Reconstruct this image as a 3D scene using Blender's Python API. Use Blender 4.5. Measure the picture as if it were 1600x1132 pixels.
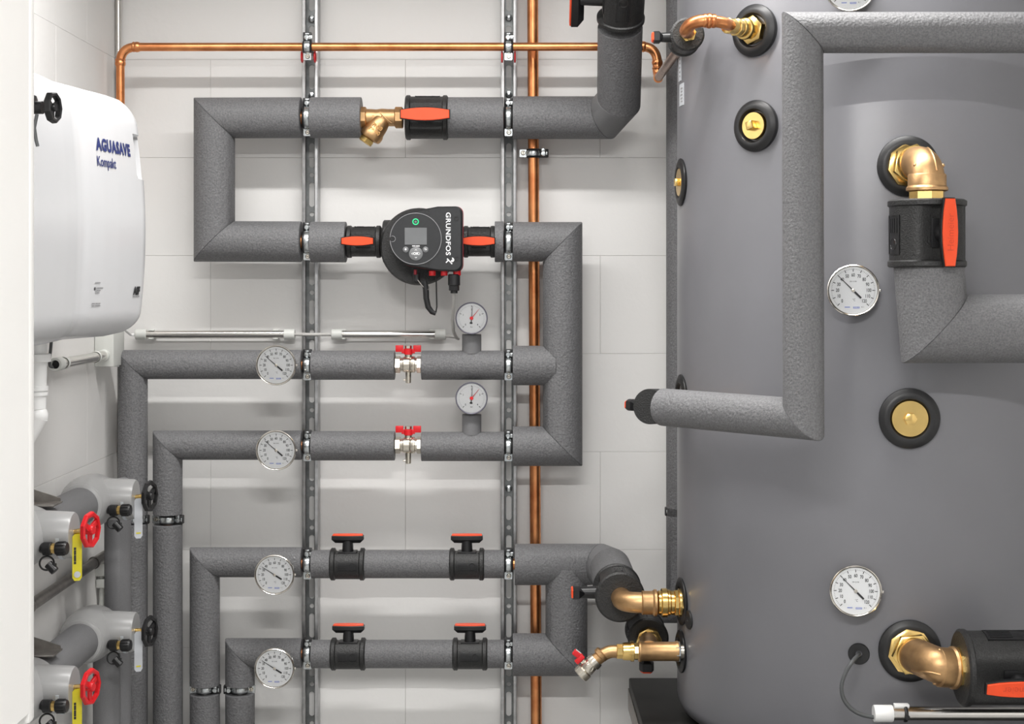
import bpy, bmesh, math, random
from mathutils import Vector, Matrix
random.seed(7)
PI = math.pi
for o in list(bpy.data.objects): bpy.data.objects.remove(o)
S = bpy.context.scene
COL = S.collection

# ------------------------------------------------------------------ camera, world, lights, exposure
F, CX, CY, CD, CZ = 2448.0, 800.0, 438.0, 4.0, 1.3      # focal length (px of 1600), vanishing point, camera distance from back wall, eye height
cam = bpy.data.cameras.new('camera'); camo = bpy.data.objects.new('camera', cam); COL.objects.link(camo)
camo.location = (0, -CD, CZ); camo.rotation_euler = (PI/2, 0, 0)
cam.sensor_width = 36.0; cam.lens = F/1600*36.0; cam.shift_x = 0.0; cam.shift_y = -(566-CY)/1600.0
cam.clip_start = 0.02
S.camera = camo
w = bpy.data.worlds.new('world'); S.world = w; w.use_nodes = True
w.node_tree.nodes['Background'].inputs[0].default_value = (0.97, 0.985, 1.0, 1)
w.node_tree.nodes['Background'].inputs[1].default_value = 0.46
def area(name, loc, sx, sy, power, col=(1, 0.985, 0.965)):
    l = bpy.data.lights.new(name, 'AREA'); l.shape = 'RECTANGLE'; l.size = sx; l.size_y = sy; l.energy = power; l.color = col
    o = bpy.data.objects.new(name, l); o.location = loc; COL.objects.link(o); return o
area('tube_light_over_pipes', (-0.05, -1.08, 2.46), 1.9, 0.07, 26).data.spread = math.radians(146)
area('tube_light_by_camera', (-0.25, -3.5, 2.46), 1.5, 0.07, 78)
S.view_settings.view_transform = 'Standard'; S.view_settings.look = 'None'
S.view_settings.gamma = 1.0; S.view_settings.use_curve_mapping = False
S.view_settings.exposure = 0.36

# ------------------------------------------------------------------ helpers
def pt(px, py, h):
    d = CD - h
    return Vector(((px-CX)/F*d, -h, CZ-(py-CY)/F*d))
def sc(h): return F/(CD-h)
def V(*a): return Vector(a)
def fr(o, z, x=None, y=None):
    """Frame with local z along z; x (or y) is a hint."""
    z = Vector(z).normalized()
    if x is not None:
        x = Vector(x); x = (x - z*x.dot(z)).normalized(); y = z.cross(x)
    else:
        y = Vector(y) if y is not None else (V(0,0,1) if abs(z.z) < .9 else V(0,1,0))
        y = (y - z*y.dot(z)).normalized(); x = y.cross(z)
    m = Matrix((x, y, z)).transposed().to_4x4(); m.translation = Vector(o); return m
def frx(o, x, z): return fr(o, z, x=x)

class MB:
    def __init__(s, M=None): s.v = []; s.f = []; s.M = M or Matrix()
    def add(s, vs, fs, M=None):
        MM = s.M @ M if M is not None else s.M
        k = len(s.v); flip = MM.to_3x3().determinant() < 0
        s.v += [MM @ Vector(p) for p in vs]
        s.f += [tuple(k+i for i in (reversed(f) if flip else f)) for f in fs]; return s
    def lathe(s, prof, M=None, n=32, caps=(True, True), ph=0.0):
        vs = []; fs = []; m = len(prof)
        for (z, r) in prof:
            for i in range(n):
                a = 2*PI*i/n+ph; vs.append((r*math.cos(a), r*math.sin(a), z))
        for j in range(m-1):
            for i in range(n):
                i2 = (i+1) % n; fs.append((j*n+i, j*n+i2, (j+1)*n+i2, (j+1)*n+i))
        if caps[0]: fs.append(tuple(reversed(range(n))))
        if caps[1]: fs.append(tuple((m-1)*n+i for i in range(n)))
        return s.add(vs, fs, M)
    def cyl(s, a, b, r, n=32, bev=0.0, r2=None):
        a = Vector(a); b = Vector(b); L = (b-a).length; r2 = r if r2 is None else r2
        p = [(0, r), (L, r2)] if not bev else [(0, r-bev), (bev, r), (L-bev, r2), (L, r2-bev)]
        return s.lathe(p, fr(a, b-a), n)
    def hexa(s, a, b, r, n=6, ph=0.0, ch=.12):
        a = Vector(a); b = Vector(b); L = (b-a).length; c = min(L*.25, r*ch)
        return s.lathe([(0, r-c), (c*.6, r), (L-c*.6, r), (L, r-c)], fr(a, b-a), n, ph=ph)
    def box(s, c, sz, M=None, bev=0.0):
        hx, hy, hz = sz[0]/2, sz[1]/2, sz[2]/2
        if bev <= 0:
            vs = [(c[0]+i*hx, c[1]+j*hy, c[2]+k*hz) for i in (-1, 1) for j in (-1, 1) for k in (-1, 1)]
            return s.add(vs, [(0,1,3,2), (4,6,7,5), (0,4,5,1), (2,3,7,6), (0,2,6,4), (1,5,7,3)], M)
        bm = bmesh.new(); bmesh.ops.create_cube(bm, size=1.0)
        for v in bm.verts: v.co = (c[0]+v.co.x*sz[0], c[1]+v.co.y*sz[1], c[2]+v.co.z*sz[2])
        bmesh.ops.bevel(bm, geom=bm.edges[:], offset=bev, segments=2, affect='EDGES', profile=.5)
        bm.verts.index_update(); vs = [v.co.copy() for v in bm.verts]; fs = [tuple(v.index for v in f.verts) for f in bm.faces]; bm.free()
        return s.add(vs, fs, M)
    def prism(s, poly, z0, z1, M=None, ch=0.0, ch0=0.0):
        """Polygon (ccw, convex-ish) extruded from z0 to z1 with chamfers at the top (ch) and bottom (ch0)."""
        n = len(poly); cx = sum(p[0] for p in poly)/n; cy = sum(p[1] for p in poly)/n
        ex = max(abs(p[0]-cx) for p in poly); ey = max(abs(p[1]-cy) for p in poly)
        def ins(d): return [(cx+(p[0]-cx)*(1-d/ex), cy+(p[1]-cy)*(1-d/ey)) for p in poly]
        lv = []
        if ch0: lv.append((z0, ins(ch0)))
        lv.append((z0+ch0, poly)); lv.append((z1-ch, poly))
        if ch: lv.append((z1, ins(ch)))
        vs = [(x, y, z) for z, P in lv for x, y in P]; fs = []
        for j in range(len(lv)-1):
            for i in range(n):
                k = (i+1) % n; fs.append((j*n+i, j*n+k, (j+1)*n+k, (j+1)*n+i))
        fs.append(tuple(reversed(range(n)))); fs.append(tuple((len(lv)-1)*n+i for i in range(n)))
        return s.add(vs, fs, M)
    def tube(s, pts, r, n=20, closed=False, caps=True):
        pts = [Vector(p) for p in pts]; m = len(pts)
        R = r if isinstance(r, (list, tuple)) else [r]*m
        T = []
        for i in range(m):
            a = pts[(i-1) % m] if (i or closed) else pts[0]; b = pts[(i+1) % m] if (i < m-1 or closed) else pts[-1]
            T.append((b-a).normalized())
        t = T[0]; u = V(0,0,1) if abs(t.z) < .9 else V(1,0,0); u = (u-t*u.dot(t)).normalized()
        vs = []; fs = []
        for i in range(m):
            t = T[i]; u = (u-t*u.dot(t)).normalized(); w_ = t.cross(u)
            for k in range(n):
                a = 2*PI*k/n; vs.append(pts[i]+(u*math.cos(a)+w_*math.sin(a))*R[i])
        for i in range(m if closed else m-1):
            for k in range(n):
                k2 = (k+1) % n; j = (i+1) % m; fs.append((i*n+k, i*n+k2, j*n+k2, j*n+k))
        if caps and not closed:
            fs.append(tuple(reversed(range(n)))); fs.append(tuple((m-1)*n+k for k in range(n)))
        return s.add(vs, fs)
    def torus(s, R, r, M=None, n=40, m=12, sz=1.0, arc=(0, 2*PI)):
        full = abs(arc[1]-arc[0]-2*PI) < 1e-6; N = n if full else n+1
        vs = []; fs = []
        for i in range(N):
            a = arc[0]+(arc[1]-arc[0])*i/n
            for j in range(m):
                b = 2*PI*j/m; q = R+r*math.cos(b); vs.append((q*math.cos(a), q*math.sin(a), r*sz*math.sin(b)))
        for i in range(n):
            i2 = (i+1) % N
            for j in range(m):
                j2 = (j+1) % m; fs.append((i*m+j, i2*m+j, i2*m+j2, i*m+j2))
        if not full: fs.append(tuple(reversed(range(m)))); fs.append(tuple(n*m+j for j in range(m)))
        return s.add(vs, fs, M)
    def patch(s, x0, x1, a0, a1, r0, r1, M=None, n=6):
        """Curved plate hugging a cylinder about local x; angles measured from local z towards local y."""
        vs = []; fs = []
        for i in range(n+1):
            a = a0+(a1-a0)*i/n; c, q = math.cos(a), math.sin(a)
            for x, r in ((x0, r0), (x1, r0), (x1, r1), (x0, r1)): vs.append((x, q*r, c*r))
        for i in range(n):
            b = i*4
            for j in range(4):
                k = (j+1) % 4; fs.append((b+j, b+4+j, b+4+k, b+k))
        fs.append((0, 1, 2, 3)); fs.append(tuple(reversed((n*4, n*4+1, n*4+2, n*4+3))))
        return s.add(vs, fs, M)
    def ball(s, c, r, n=20, m=12, sc_=(1, 1, 1), M=None):
        return s.lathe([(-r*math.cos(PI*j/m)*sc_[2], max(1e-5, r*math.sin(PI*j/m))*sc_[0]) for j in range(m+1)], (M if M is not None else Matrix.Translation(c)), n)

TXT = {}
def text(body, size=1.0, sx=1.0, off=0.0, space=1.0):
    key = (body, size, sx, off, space)
    if key in TXT: return TXT[key]
    c = bpy.data.curves.new('t', 'FONT'); c.body = body; c.size = size; c.align_x = 'CENTER'; c.align_y = 'CENTER'; c.offset = off; c.space_character = space
    c.resolution_u = 3
    o = bpy.data.objects.new('t', c); COL.objects.link(o)
    dg = bpy.context.evaluated_depsgraph_get(); me = bpy.data.meshes.new_from_object(o.evaluated_get(dg))
    r = ([Vector((v.co.x*sx, v.co.y, 0)) for v in me.vertices], [tuple(p.vertices) for p in me.polygons])
    bpy.data.objects.remove(o); bpy.data.curves.remove(c); bpy.data.meshes.remove(me)
    TXT[key] = r; return r

def bars(widths, h=1.0):
    """row of plain word-like bars for print too small to read; unit length overall"""
    tot = sum(widths)+.06*(len(widths)-1); x = 0; vs = []; fs = []
    for w_ in widths:
        n = max(1, int(w_/tot*6)); k = len(vs)
        for i in range(n+1): vs += [V(x+w_*i/n, -h/2, 0), V(x+w_*i/n, h/2, 0)]
        fs += [(k+2*i, k+2*i+2, k+2*i+3, k+2*i+1) for i in range(n)]; x += w_+.06
    return [V(v.x/tot-.5, v.y, 0) for v in vs], fs
def thing(name, label, cat, loc, group=None):
    o = bpy.data.objects.new(name, None); o.empty_display_size = .03; o.location = Vector(loc); COL.objects.link(o)
    o['label'] = label; o['category'] = cat
    if group: o['group'] = group
    return o
def base_of(o):
    v = Vector(o.location)
    while o.parent: o = o.parent; v = v + o.location
    return v
def part(name, mb, mat, parent=None, label=None, smooth=35, kind=None):
    me = bpy.data.meshes.new(name)
    off = base_of(parent) if parent else V(0,0,0)
    me.from_pydata([v-off for v in mb.v], [], mb.f)
    bm = bmesh.new(); bm.from_mesh(me); bmesh.ops.recalc_face_normals(bm, faces=bm.faces[:]); bm.to_mesh(me); bm.free()
    if smooth:
        me.polygons.foreach_set('use_smooth', [True]*len(me.polygons)); me.set_sharp_from_angle(angle=math.radians(smooth))
    me.materials.append(mat)
    o = bpy.data.objects.new(name, me); COL.objects.link(o)
    if parent: o.parent = parent
    if label: o['label'] = label
    if kind: o['kind'] = kind
    return o
def flat(name, vf, M, mat, parent, label=None):
    return part(name, MB().add(vf[0], vf[1], M), mat, parent, label, smooth=0)
def rib(curve, i0, i1, w, R, r):
    out = []
    for i in range(i0, i1+1):
        t = (curve[min(len(curve)-1, i+1)]-curve[i-1]).normalized(); d = Vector(w); d = (d-t*d.dot(t)).normalized(); out.append(curve[i]+d*R)
    return MB().tube(out, r, 10)
def tag(o, label, cat, group=None):
    o['label'] = label; o['category'] = cat
    if group: o['group'] = group
    return o

# ------------------------------------------------------------------ materials
def material(name, col, rough=.5, metal=0.0, noise=None, bump=None, spec=.5, coat=0.0, col2=None, stretch=None):
    """noise=(scale, amount) varies the colour (towards col2), bump=(scale, strength, distance)."""
    m = bpy.data.materials.new(name); m.use_nodes = True; nt = m.node_tree; N = nt.nodes; L = nt.links
    b = N['Principled BSDF']; b.inputs['Base Color'].default_value = (*col, 1); b.inputs['Roughness'].default_value = rough
    b.inputs['Metallic'].default_value = metal; b.inputs['Specular IOR Level'].default_value = spec
    b.inputs['Coat Weight'].default_value = coat
    if noise or bump:
        tc = N.new('ShaderNodeTexCoord'); src = tc.outputs['Object']
        if stretch:
            mp = N.new('ShaderNodeMapping'); mp.inputs['Scale'].default_value = stretch; L.new(src, mp.inputs[0]); src = mp.outputs[0]
    if noise:
        n = N.new('ShaderNodeTexNoise'); n.inputs['Scale'].default_value = noise[0]; n.inputs['Detail'].default_value = 3; L.new(src, n.inputs['Vector'])
        r = N.new('ShaderNodeMapRange'); r.inputs[1].default_value = .32; r.inputs[2].default_value = .68; L.new(n.outputs['Fac'], r.inputs[0])
        mx = N.new('ShaderNodeMix'); mx.data_type = 'RGBA'; c2 = col2 or tuple(c*(1-noise[1]) for c in col)
        mx.inputs[6].default_value = (*col, 1); mx.inputs[7].default_value = (*c2, 1); L.new(r.outputs[0], mx.inputs[0]); L.new(mx.outputs[2], b.inputs['Base Color'])
    if bump:
        n2 = N.new('ShaderNodeTexNoise'); n2.inputs['Scale'].default_value = bump[0]; n2.inputs['Detail'].default_value = 2; L.new(src, n2.inputs['Vector'])
        bp = N.new('ShaderNodeBump'); bp.inputs['Strength'].default_value = bump[1]; bp.inputs['Distance'].default_value = bump[2]
        L.new(n2.outputs['Fac'], bp.inputs['Height']); L.new(bp.outputs[0], b.inputs['Normal'])
    return m
def glass_mat():
    m = bpy.data.materials.new('gauge_glass'); m.use_nodes = True; nt = m.node_tree; N = nt.nodes; L = nt.links
    N.remove(N['Principled BSDF']); t = N.new('ShaderNodeBsdfTransparent'); g = N.new('ShaderNodeBsdfGlossy'); g.inputs['Roughness'].default_value = .05
    f = N.new('ShaderNodeFresnel'); f.inputs[0].default_value = 1.3; x = N.new('ShaderNodeMixShader')
    L.new(f.outputs[0], x.inputs[0]); L.new(t.outputs[0], x.inputs[1]); L.new(g.outputs[0], x.inputs[2]); L.new(x.outputs[0], N['Material Output'].inputs[0]); return m
m_wall = material('wall_paint', (.80, .79, .775), .6, noise=(1.6, .04), bump=(55, .12, .004))
m_joint = material('wall_joint', (.76, .75, .735), .8)
m_ceil = material('ceiling_paint', (.8, .8, .79), .8, noise=(3, .03))
m_floor = material('floor_screed', (.42, .42, .41), .5, noise=(6, .15))
m_foam = material('foam_insulation', (.176, .176, .182), .60, noise=(300, .40), bump=(190, .85, .0024), spec=.5)
m_foam2 = material('foam_smooth', (.176, .176, .182), .6, noise=(420, .10), bump=(300, .12, .001), spec=.4)
m_tank = material('tank_jacket', (.170, .170, .184), .34, noise=(9, .04), bump=(420, .05, .0006), spec=.5)
m_pvc = material('grey_plastic_jacket', (.36, .36, .36), .32, noise=(14, .08), bump=(16, .10, .006))
m_epp = material('black_foam_shell', (.010, .010, .010), .45, noise=(500, .5), bump=(340, .7, .0018), col2=(.022, .022, .022))
m_black = material('black_plastic', (.010, .010, .011), .38, noise=(60, .2))
m_rubber = material('black_rubber', (.013, .013, .014), .42, noise=(60, .2))
m_pump = material('pump_housing', (.016, .017, .019), .42, noise=(200, .15), bump=(900, .05, .0004))
m_orange = material('orange_handle', (.86, .075, .014), .42, noise=(60, .06))
m_red = material('red_plastic', (.68, .012, .018), .35, noise=(50, .12))
m_dkred = material('dark_red_plastic', (.28, .01, .022), .4, noise=(50, .12))
m_copper = material('copper', (.83, .36, .15), .30, 1.0, noise=(26, .22), col2=(.62, .22, .085), bump=(60, .03, .001), stretch=(1, 1, 1))
m_tin = material('pale_copper_tube', (.62, .45, .37), .35, 1.0, noise=(40, .25))
m_brass = material('brass', (.86, .60, .22), .24, 1.0, noise=(60, .10), bump=(120, .04, .001))
m_bronze = material('cast_bronze', (.62, .385, .19), .44, 1.0, noise=(45, .22), bump=(260, .18, .0012))
m_nickel = material('nickel', (.74, .69, .60), .26, 1.0, noise=(60, .08))
m_steel = material('galvanised_steel', (.50, .50, .505), .34, 1.0, noise=(60, .22), bump=(120, .05, .001))
m_zinc = material('zinc_plated', (.62, .65, .66), .25, 1.0, noise=(70, .1))
m_chrome = material('bright_steel_tube', (.72, .70, .67), .20, 1.0, noise=(40, .06))
m_bezel = material('polished_bezel', (.80, .76, .70), .16, 1.0, noise=(40, .05))
m_dksteel = material('dull_steel', (.36, .34, .32), .42, 1.0, noise=(50, .25))
m_dial = material('dial_white', (.86, .87, .88), .4, noise=(30, .02))
m_ink = material('black_print', (.02, .02, .022), .6, noise=(90, .1))
m_grey = material('grey_print', (.30, .30, .31), .6, noise=(90, .1))
m_blue = material('blue_print', (.022, .035, .16), .5, noise=(90, .1))
m_lblue = material('pale_blue_print', (.30, .36, .72), .5, noise=(90, .1))
m_white = material('white_plastic', (.82, .82, .815), .32, noise=(12, .02))
m_unit = material('white_moulded_plastic', (.62, .625, .64), .25, noise=(9, .02), spec=.45)
m_cab = material('white_sheet_metal', (.88, .87, .85), .35, noise=(6, .02))
m_fitting = material('off_white_plastic', (.66, .67, .64), .4, noise=(30, .05))
m_cable = material('grey_cable', (.52, .51, .49), .45, noise=(60, .06))
m_dcable = material('dark_grey_cable', (.085, .09, .092), .5, noise=(60, .1))
m_tie = material('pale_strap', (.56, .60, .64), .35, noise=(60, .06))
m_yellow = material('yellow_tag', (.72, .63, .02), .4, noise=(60, .08))
m_screen = material('lcd_screen', (.16, .165, .17), .22, noise=(20, .1))
m_btn = material('grey_button', (.17, .175, .18), .4, noise=(60, .1))
m_plinth = material('black_plinth', (.010, .010, .009), .5, noise=(20, .3), bump=(200, .1, .001))
m_label = material('paper_label', (.55, .57, .60), .5, noise=(40, .05))
m_web = material('dull_zinc_web', (.30, .31, .31), .5, 1.0, noise=(50, .25))
m_glass = glass_mat()
m_led = material('green_led', (.02, .4, .16), .4, noise=(80, .05))
m_led.node_tree.nodes['Principled BSDF'].inputs['Emission Color'].default_value = (.02, .75, .26, 1); m_led.node_tree.nodes['Principled BSDF'].inputs['Emission Strength'].default_value = .6

# ------------------------------------------------------------------ the setting
WL = -1.008                     # left wall plane
CEIL = 2.5
def struct(name, mb, mat): o = part(name, mb, mat, None, smooth=0); o['kind'] = 'structure'; return o
struct('floor', MB().box((.35, -2.2, -.05), (2.9, 4.6, .1)), m_floor)
struct('ceiling', MB().box((.35, -2.2, CEIL+.05), (2.9, 4.6, .1)), m_ceil)
wb = struct('wall_back', MB().box((.35, .06, CEIL/2), (2.9, .1, CEIL)), m_joint)
wl = struct('wall_left', MB().box((WL-.06, -2.2, CEIL/2), (.1, 4.6, CEIL)), m_joint)
struct('wall_right', MB().box((1.75, -2.2, CEIL/2), (.1, 4.6, CEIL)), m_wall)
JZ = 1.112                      # height of one bed joint
def course_levels():
    k = -5; out = []
    while JZ+k*.2505 < CEIL:
        z0 = max(0, JZ+k*.2505); z1 = min(CEIL, JZ+(k+1)*.2505)
        if z1 > z0: out.append((k, z0, z1))
        k += 1
    return out
def block(parent, lo, hi, ax):
    """one painted wall block, faces set proud of its joints, each a hair different"""
    g = .0002; b = .0007; p = random.uniform(-.0003, .0003)
    if ax == 'y':
        poly = [(lo[0]+g, lo[1]+g), (hi[0]-g, lo[1]+g), (hi[0]-g, hi[1]-g), (lo[0]+g, hi[1]-g)]
        M = fr((0, p, 0), (0, -1, 0), x=(1, 0, 0)); part('block', MB().prism(poly, -.009, 0, M, ch=b), m_wall, parent, smooth=0)
    else:
        poly = [(lo[0]+g, lo[1]+g), (hi[0]-g, lo[1]+g), (hi[0]-g, hi[1]-g), (lo[0]+g, hi[1]-g)]
        M = fr((WL+p, 0, 0), (1, 0, 0), x=(0, 1, 0)); part('block', MB().prism(poly, -.009, 0, M, ch=b), m_wall, parent, smooth=0)
for k, z0, z1 in course_levels():
    x0 = (329-800)/612. if k % 2 == 0 else (286-800)/612.-.25*0 - .18
    xs = [x0+.4975*i for i in range(-3, 8)]
    for a, b in zip(xs, xs[1:]):
        a = max(a, WL); b = min(b, 1.69)
        if b-a > .02: block(wb, (a, z0), (b, z1), 'y')
    y0 = -.284 if k % 2 == 1 else -.04
    ys = [y0-.4975*i for i in range(-1, 9)]
    for b, a in zip(ys, ys[1:]):
        a = max(a, -4.4); b = min(b, 0)
        if b-a > .02: block(wl, (a, z0), (b, z1), 'x')

# ------------------------------------------------------------------ insulated pipes
H = .12
def seg_sleeve(A, B, nA, nB, r, n=40):
    """foam sleeve between mitre planes nA (at A) and nB (at B), with a small bevel at the cut edges"""
    d = (B-A).normalized(); u = V(0,0,1) if abs(d.z) < .9 else V(1,0,0); u = (u-d*u.dot(d)).normalized(); v = d.cross(u)
    vs = []; fs = []; b = .0011
    for (O, nn, rr, sh) in ((A, nA, r-b, .0002), (A, nA, r, b), (B, nB, r, -b), (B, nB, r-b, -.0002)):
        for k in range(n):
            a = 2*PI*k/n; q = (u*math.cos(a)+v*math.sin(a))*rr
            vs.append(O+q+d*(-(q.dot(nn))/d.dot(nn)+sh))
    for j in range(3):
        for k in range(n): fs.append((j*n+k, j*n+(k+1) % n, (j+1)*n+(k+1) % n, (j+1)*n+k))
    fs.append(tuple(reversed(range(n)))); fs.append(tuple(3*n+k for k in range(n)))
    return MB().add(vs, fs)
def sleeves(root, pts, r, mat=None):
    if isinstance(pts[-1], float): pts = pts[:-1]
    P = [pt(*(p if len(p) == 3 else (*p, H))) if not isinstance(p, Vector) else p for p in pts]
    for i in range(len(P)-1):
        d = (P[i+1]-P[i]).normalized()
        nA = d if i == 0 else (d+(P[i]-P[i-1]).normalized()).normalized()
        nB = d if i == len(P)-2 else (d+(P[i+2]-P[i+1]).normalized()).normalized()
        part('foam_sleeve', seg_sleeve(P[i], P[i+1], nA, nB, r), (mat or m_foam) if (P[i+1]-P[i]).length > .085 or i in (0, len(P)-2) else m_foam2, root)
    return P
def core(root, pts, r=.0165):
    P = [pt(*(p if len(p) == 3 else (*p, H))) if not isinstance(p, Vector) else p for p in pts]
    mb = MB()
    for a, b in zip(P, P[1:]): mb.cyl(a, b, r, 20)
    part('copper_core', mb, m_copper, root, 'bare copper pipe showing in the gap at the clamp')
GP = 'grey foam insulated pipe runs'
def run(label, lists, r, cores, rc=.0165):
    p0 = lists[0][0]; root = thing('insulated_pipe', label, 'pipe', pt(*(p0 if len(p0) == 3 else (*p0, H))) if not isinstance(p0, Vector) else p0, GP)
    for l in lists:
        if isinstance(l[-1], float): sleeves(root, l[:-1], l[-1])
        else: sleeves(root, l, r)
    for c in cores: core(root, c, rc)
    return root
RB, RM = .0505, .0362
run('thick grey foam pipe looping round the left end between strainer and pump', [
    [(565, 184), (486, 184)], [(471, 184), (335, 184.5), (335, 377.5), (471, 378)], [(486, 378.5), (541, 378.5)]], RB,
    [[(466, 184), (490, 184)], [(466, 378), (490, 378)]])
X9 = .2396; Z9 = CZ-.703
run('thick grey foam pipe right of the orange-handled valve, bending up past copper line', [
    [(700, 184), (787, 184)], [(801, 184), (944, 184), (967, 158, .19), (969, 42, .33), .0528]], RB,
    [[(784, 184), (806, 184)]])
r3 = run('thick grey foam pipe dropping down right of pump into two rows below', [
    [(773, 378), (787, 378)], [(801, 378), (879, 378), (879, 697.5), (801, 697.5), .049], [(801, 571.5), (868, 571.5), .049]], RB,
    [[(784, 378), (806, 378)]])
run('thin grey foam pipe under upper pressure gauge, ending at red-winged valve', [[(658.5, 571), (788, 571)]], RM, [[(786, 571), (803, 571)]], .0135)
run('thin grey foam pipe under lower pressure gauge, ending at red-winged valve', [[(658.5, 698), (788, 698)]], RM, [[(786, 698), (803, 698)]], .0135)
run('outermost thin grey foam pipe turning down in corner under the white unit', [
    [(617, 571), (487, 571)], [(472, 570), (207.5, 570), (207.5, 805)], [(207.5, 819), (207.5, 1250)]], RM,
    [[(468, 570.5), (490, 570.5)], [(207.5, 790), (207.5, 840)]], .0135)
run('thin grey foam pipe turning down just right of corner pipe, lower gauge row', [
    [(617, 697), (487, 697)], [(472, 696), (262, 696), (262, 804)], [(262, 820), (262.5, 1250)]], RM,
    [[(468, 696.5), (490, 696.5)], [(262, 790), (262, 840)]], .0135)
run('third grey foam pipe, upper row with two black T-handle valves, turning down left', [
    [(756, 882), (788, 882)], [(570, 882), (705, 882)], [(487, 882), (517, 882)], [(472, 879), (320, 879), (320, 1071), .0368], [(320, 1084), (321, 1250), .0368]], .0345,
    [[(786, 882), (806, 882)], [(468, 881), (490, 881)], [(320, 1060), (320, 1100)]], .0135)
run('fourth grey foam pipe, lowest row with two black T-handle valves, turning down left', [
    [(760, 1022.5), (788, 1022.5)], [(571, 1022.5), (709, 1022.5)], [(487, 1022.5), (518, 1022.5)], [(472, 1021), (375, 1021), (375, 1071), .0362], [(375, 1084), (375.5, 1250), .0362]], .0345,
    [[(786, 1022.5), (803, 1022.5)], [(468, 1021.5), (490, 1021.5)], [(375, 1060), (375, 1100)]], .0135)
run('thick grey foam pipe joining both lower rows and bending out to round valve', [
    [(804, 882.5), (938, 882.5), V(X9, -.185, Z9), V(X9, -.42, Z9), .0505], [(801, 1023.5), (885, 1023.5), (885, 886), .0518]], RB,
    [[V(X9, -.185, Z9), V(X9, -.419, Z9)]])
XE = .418
run('narrow strip of vertical grey foam pipe behind left edge of the tank', [
    [V(.312, -.35, .487), V(.312, -H, .487), V(XE, -H, .487), V(XE, -H, 1.3-(793-438)/631.)], [V(XE, -H, 1.3-(806-438)/631.), V(XE, -H, 2.3)]], RM,
    [[V(XE, -H, .72), V(XE, -H, .75)]], .0135)
HT = 1.15
run('grey foam pipe in front of the tank, turning down then back to left', [
    [(1640, 51, HT), (1254, 51, HT), (1255.5, 655, HT), (1036, 636.5, .885)]], .0372, [])
run('thickest grey foam pipe elbow below big black valve at right edge', [
    [(1451, 414, 1.06), (1459, 514, 1.06), (1640, 514, 1.06)]], .0645, [])

# foam stubs under the pressure gauges and gauges come later

# ------------------------------------------------------------------ bare copper lines
def collars(root, items):
    for (p, d, r, w_) in items:
        d = Vector(d).normalized(); p = Vector(p)
        mb = MB().lathe([(-w_/2, r), (-w_/4, r*1.09), (0, r*1.14), (w_/4, r*1.09), (w_/2, r)], fr(p, d), 24)
        part('press_collar', mb, m_copper, root)
def arc3(a, c, b, n=10):
    """quadratic corner from a through control c to b"""
    a, b, c = Vector(a), Vector(b), Vector(c)
    return [a*(1-t)**2+c*2*t*(1-t)+b*t*t for t in [i/n for i in range(n+1)]]
r = .0105
cu = thing('copper_pipe', 'long horizontal bare copper pipe near top with bends at both ends', 'pipe', pt(188, 230, H))
part('straight_tube', MB().cyl(pt(214, 73.5, H), pt(1005, 73, H), r, 28), m_copper, cu)
part('elbow', MB().tube(arc3(pt(214, 73.5, H), pt(188, 73.5, H), pt(188, 99, H)), r*1.08, 24), m_copper, cu)
part('straight_tube', MB().cyl(pt(188, 99, H), pt(188.5, 300, H), r, 28), m_copper, cu)
collars(cu, [(pt(214, 73.5, H), (1,0,0), r*1.1, .013), (pt(209, 73.5, H), (1,0,0), r*1.1, .006), (pt(188, 99, H), (0,0,1), r*1.1, .013), (pt(188, 94, H), (0,0,1), r*1.1, .006)])
part('elbow', MB().tube(arc3(pt(1003, 73, H), pt(1027, 73, H), pt(1027, 99, H)), r*1.12, 24), m_copper, cu)
part('elbow', MB().tube([pt(1027, 97, H), pt(1027, 110, H)]+arc3(pt(1027.5, 112, H), pt(1028.5, 122, H), pt(1028.5, 122, H+.022), 8)[1:], r*1.12, 24), m_copper, cu)
collars(cu, [(pt(1005, 73, H), (1,0,0), r*1.15, .012), (pt(1027, 98, H), (0,0,1), r*1.16, .012), (pt(1027.5, 107, H), (0,0,1), r*1.15, .007)])
TB = pt(1029, 121, H+.02)
part('angled_tube', MB().cyl(TB, (TB.x, -.73, TB.z), r*.98, 28), m_tin, cu, 'paler tube running forward to the small black valve')
cv = thing('copper_pipe', 'vertical bare copper riser on the wall, right of right-hand slotted rail', 'pipe', pt(838, 1150, .05))
part('straight_tube', MB().cyl(pt(838.5, 1250, .05), pt(832, -80, .05), .0138, 28), m_copper, cv)

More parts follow.
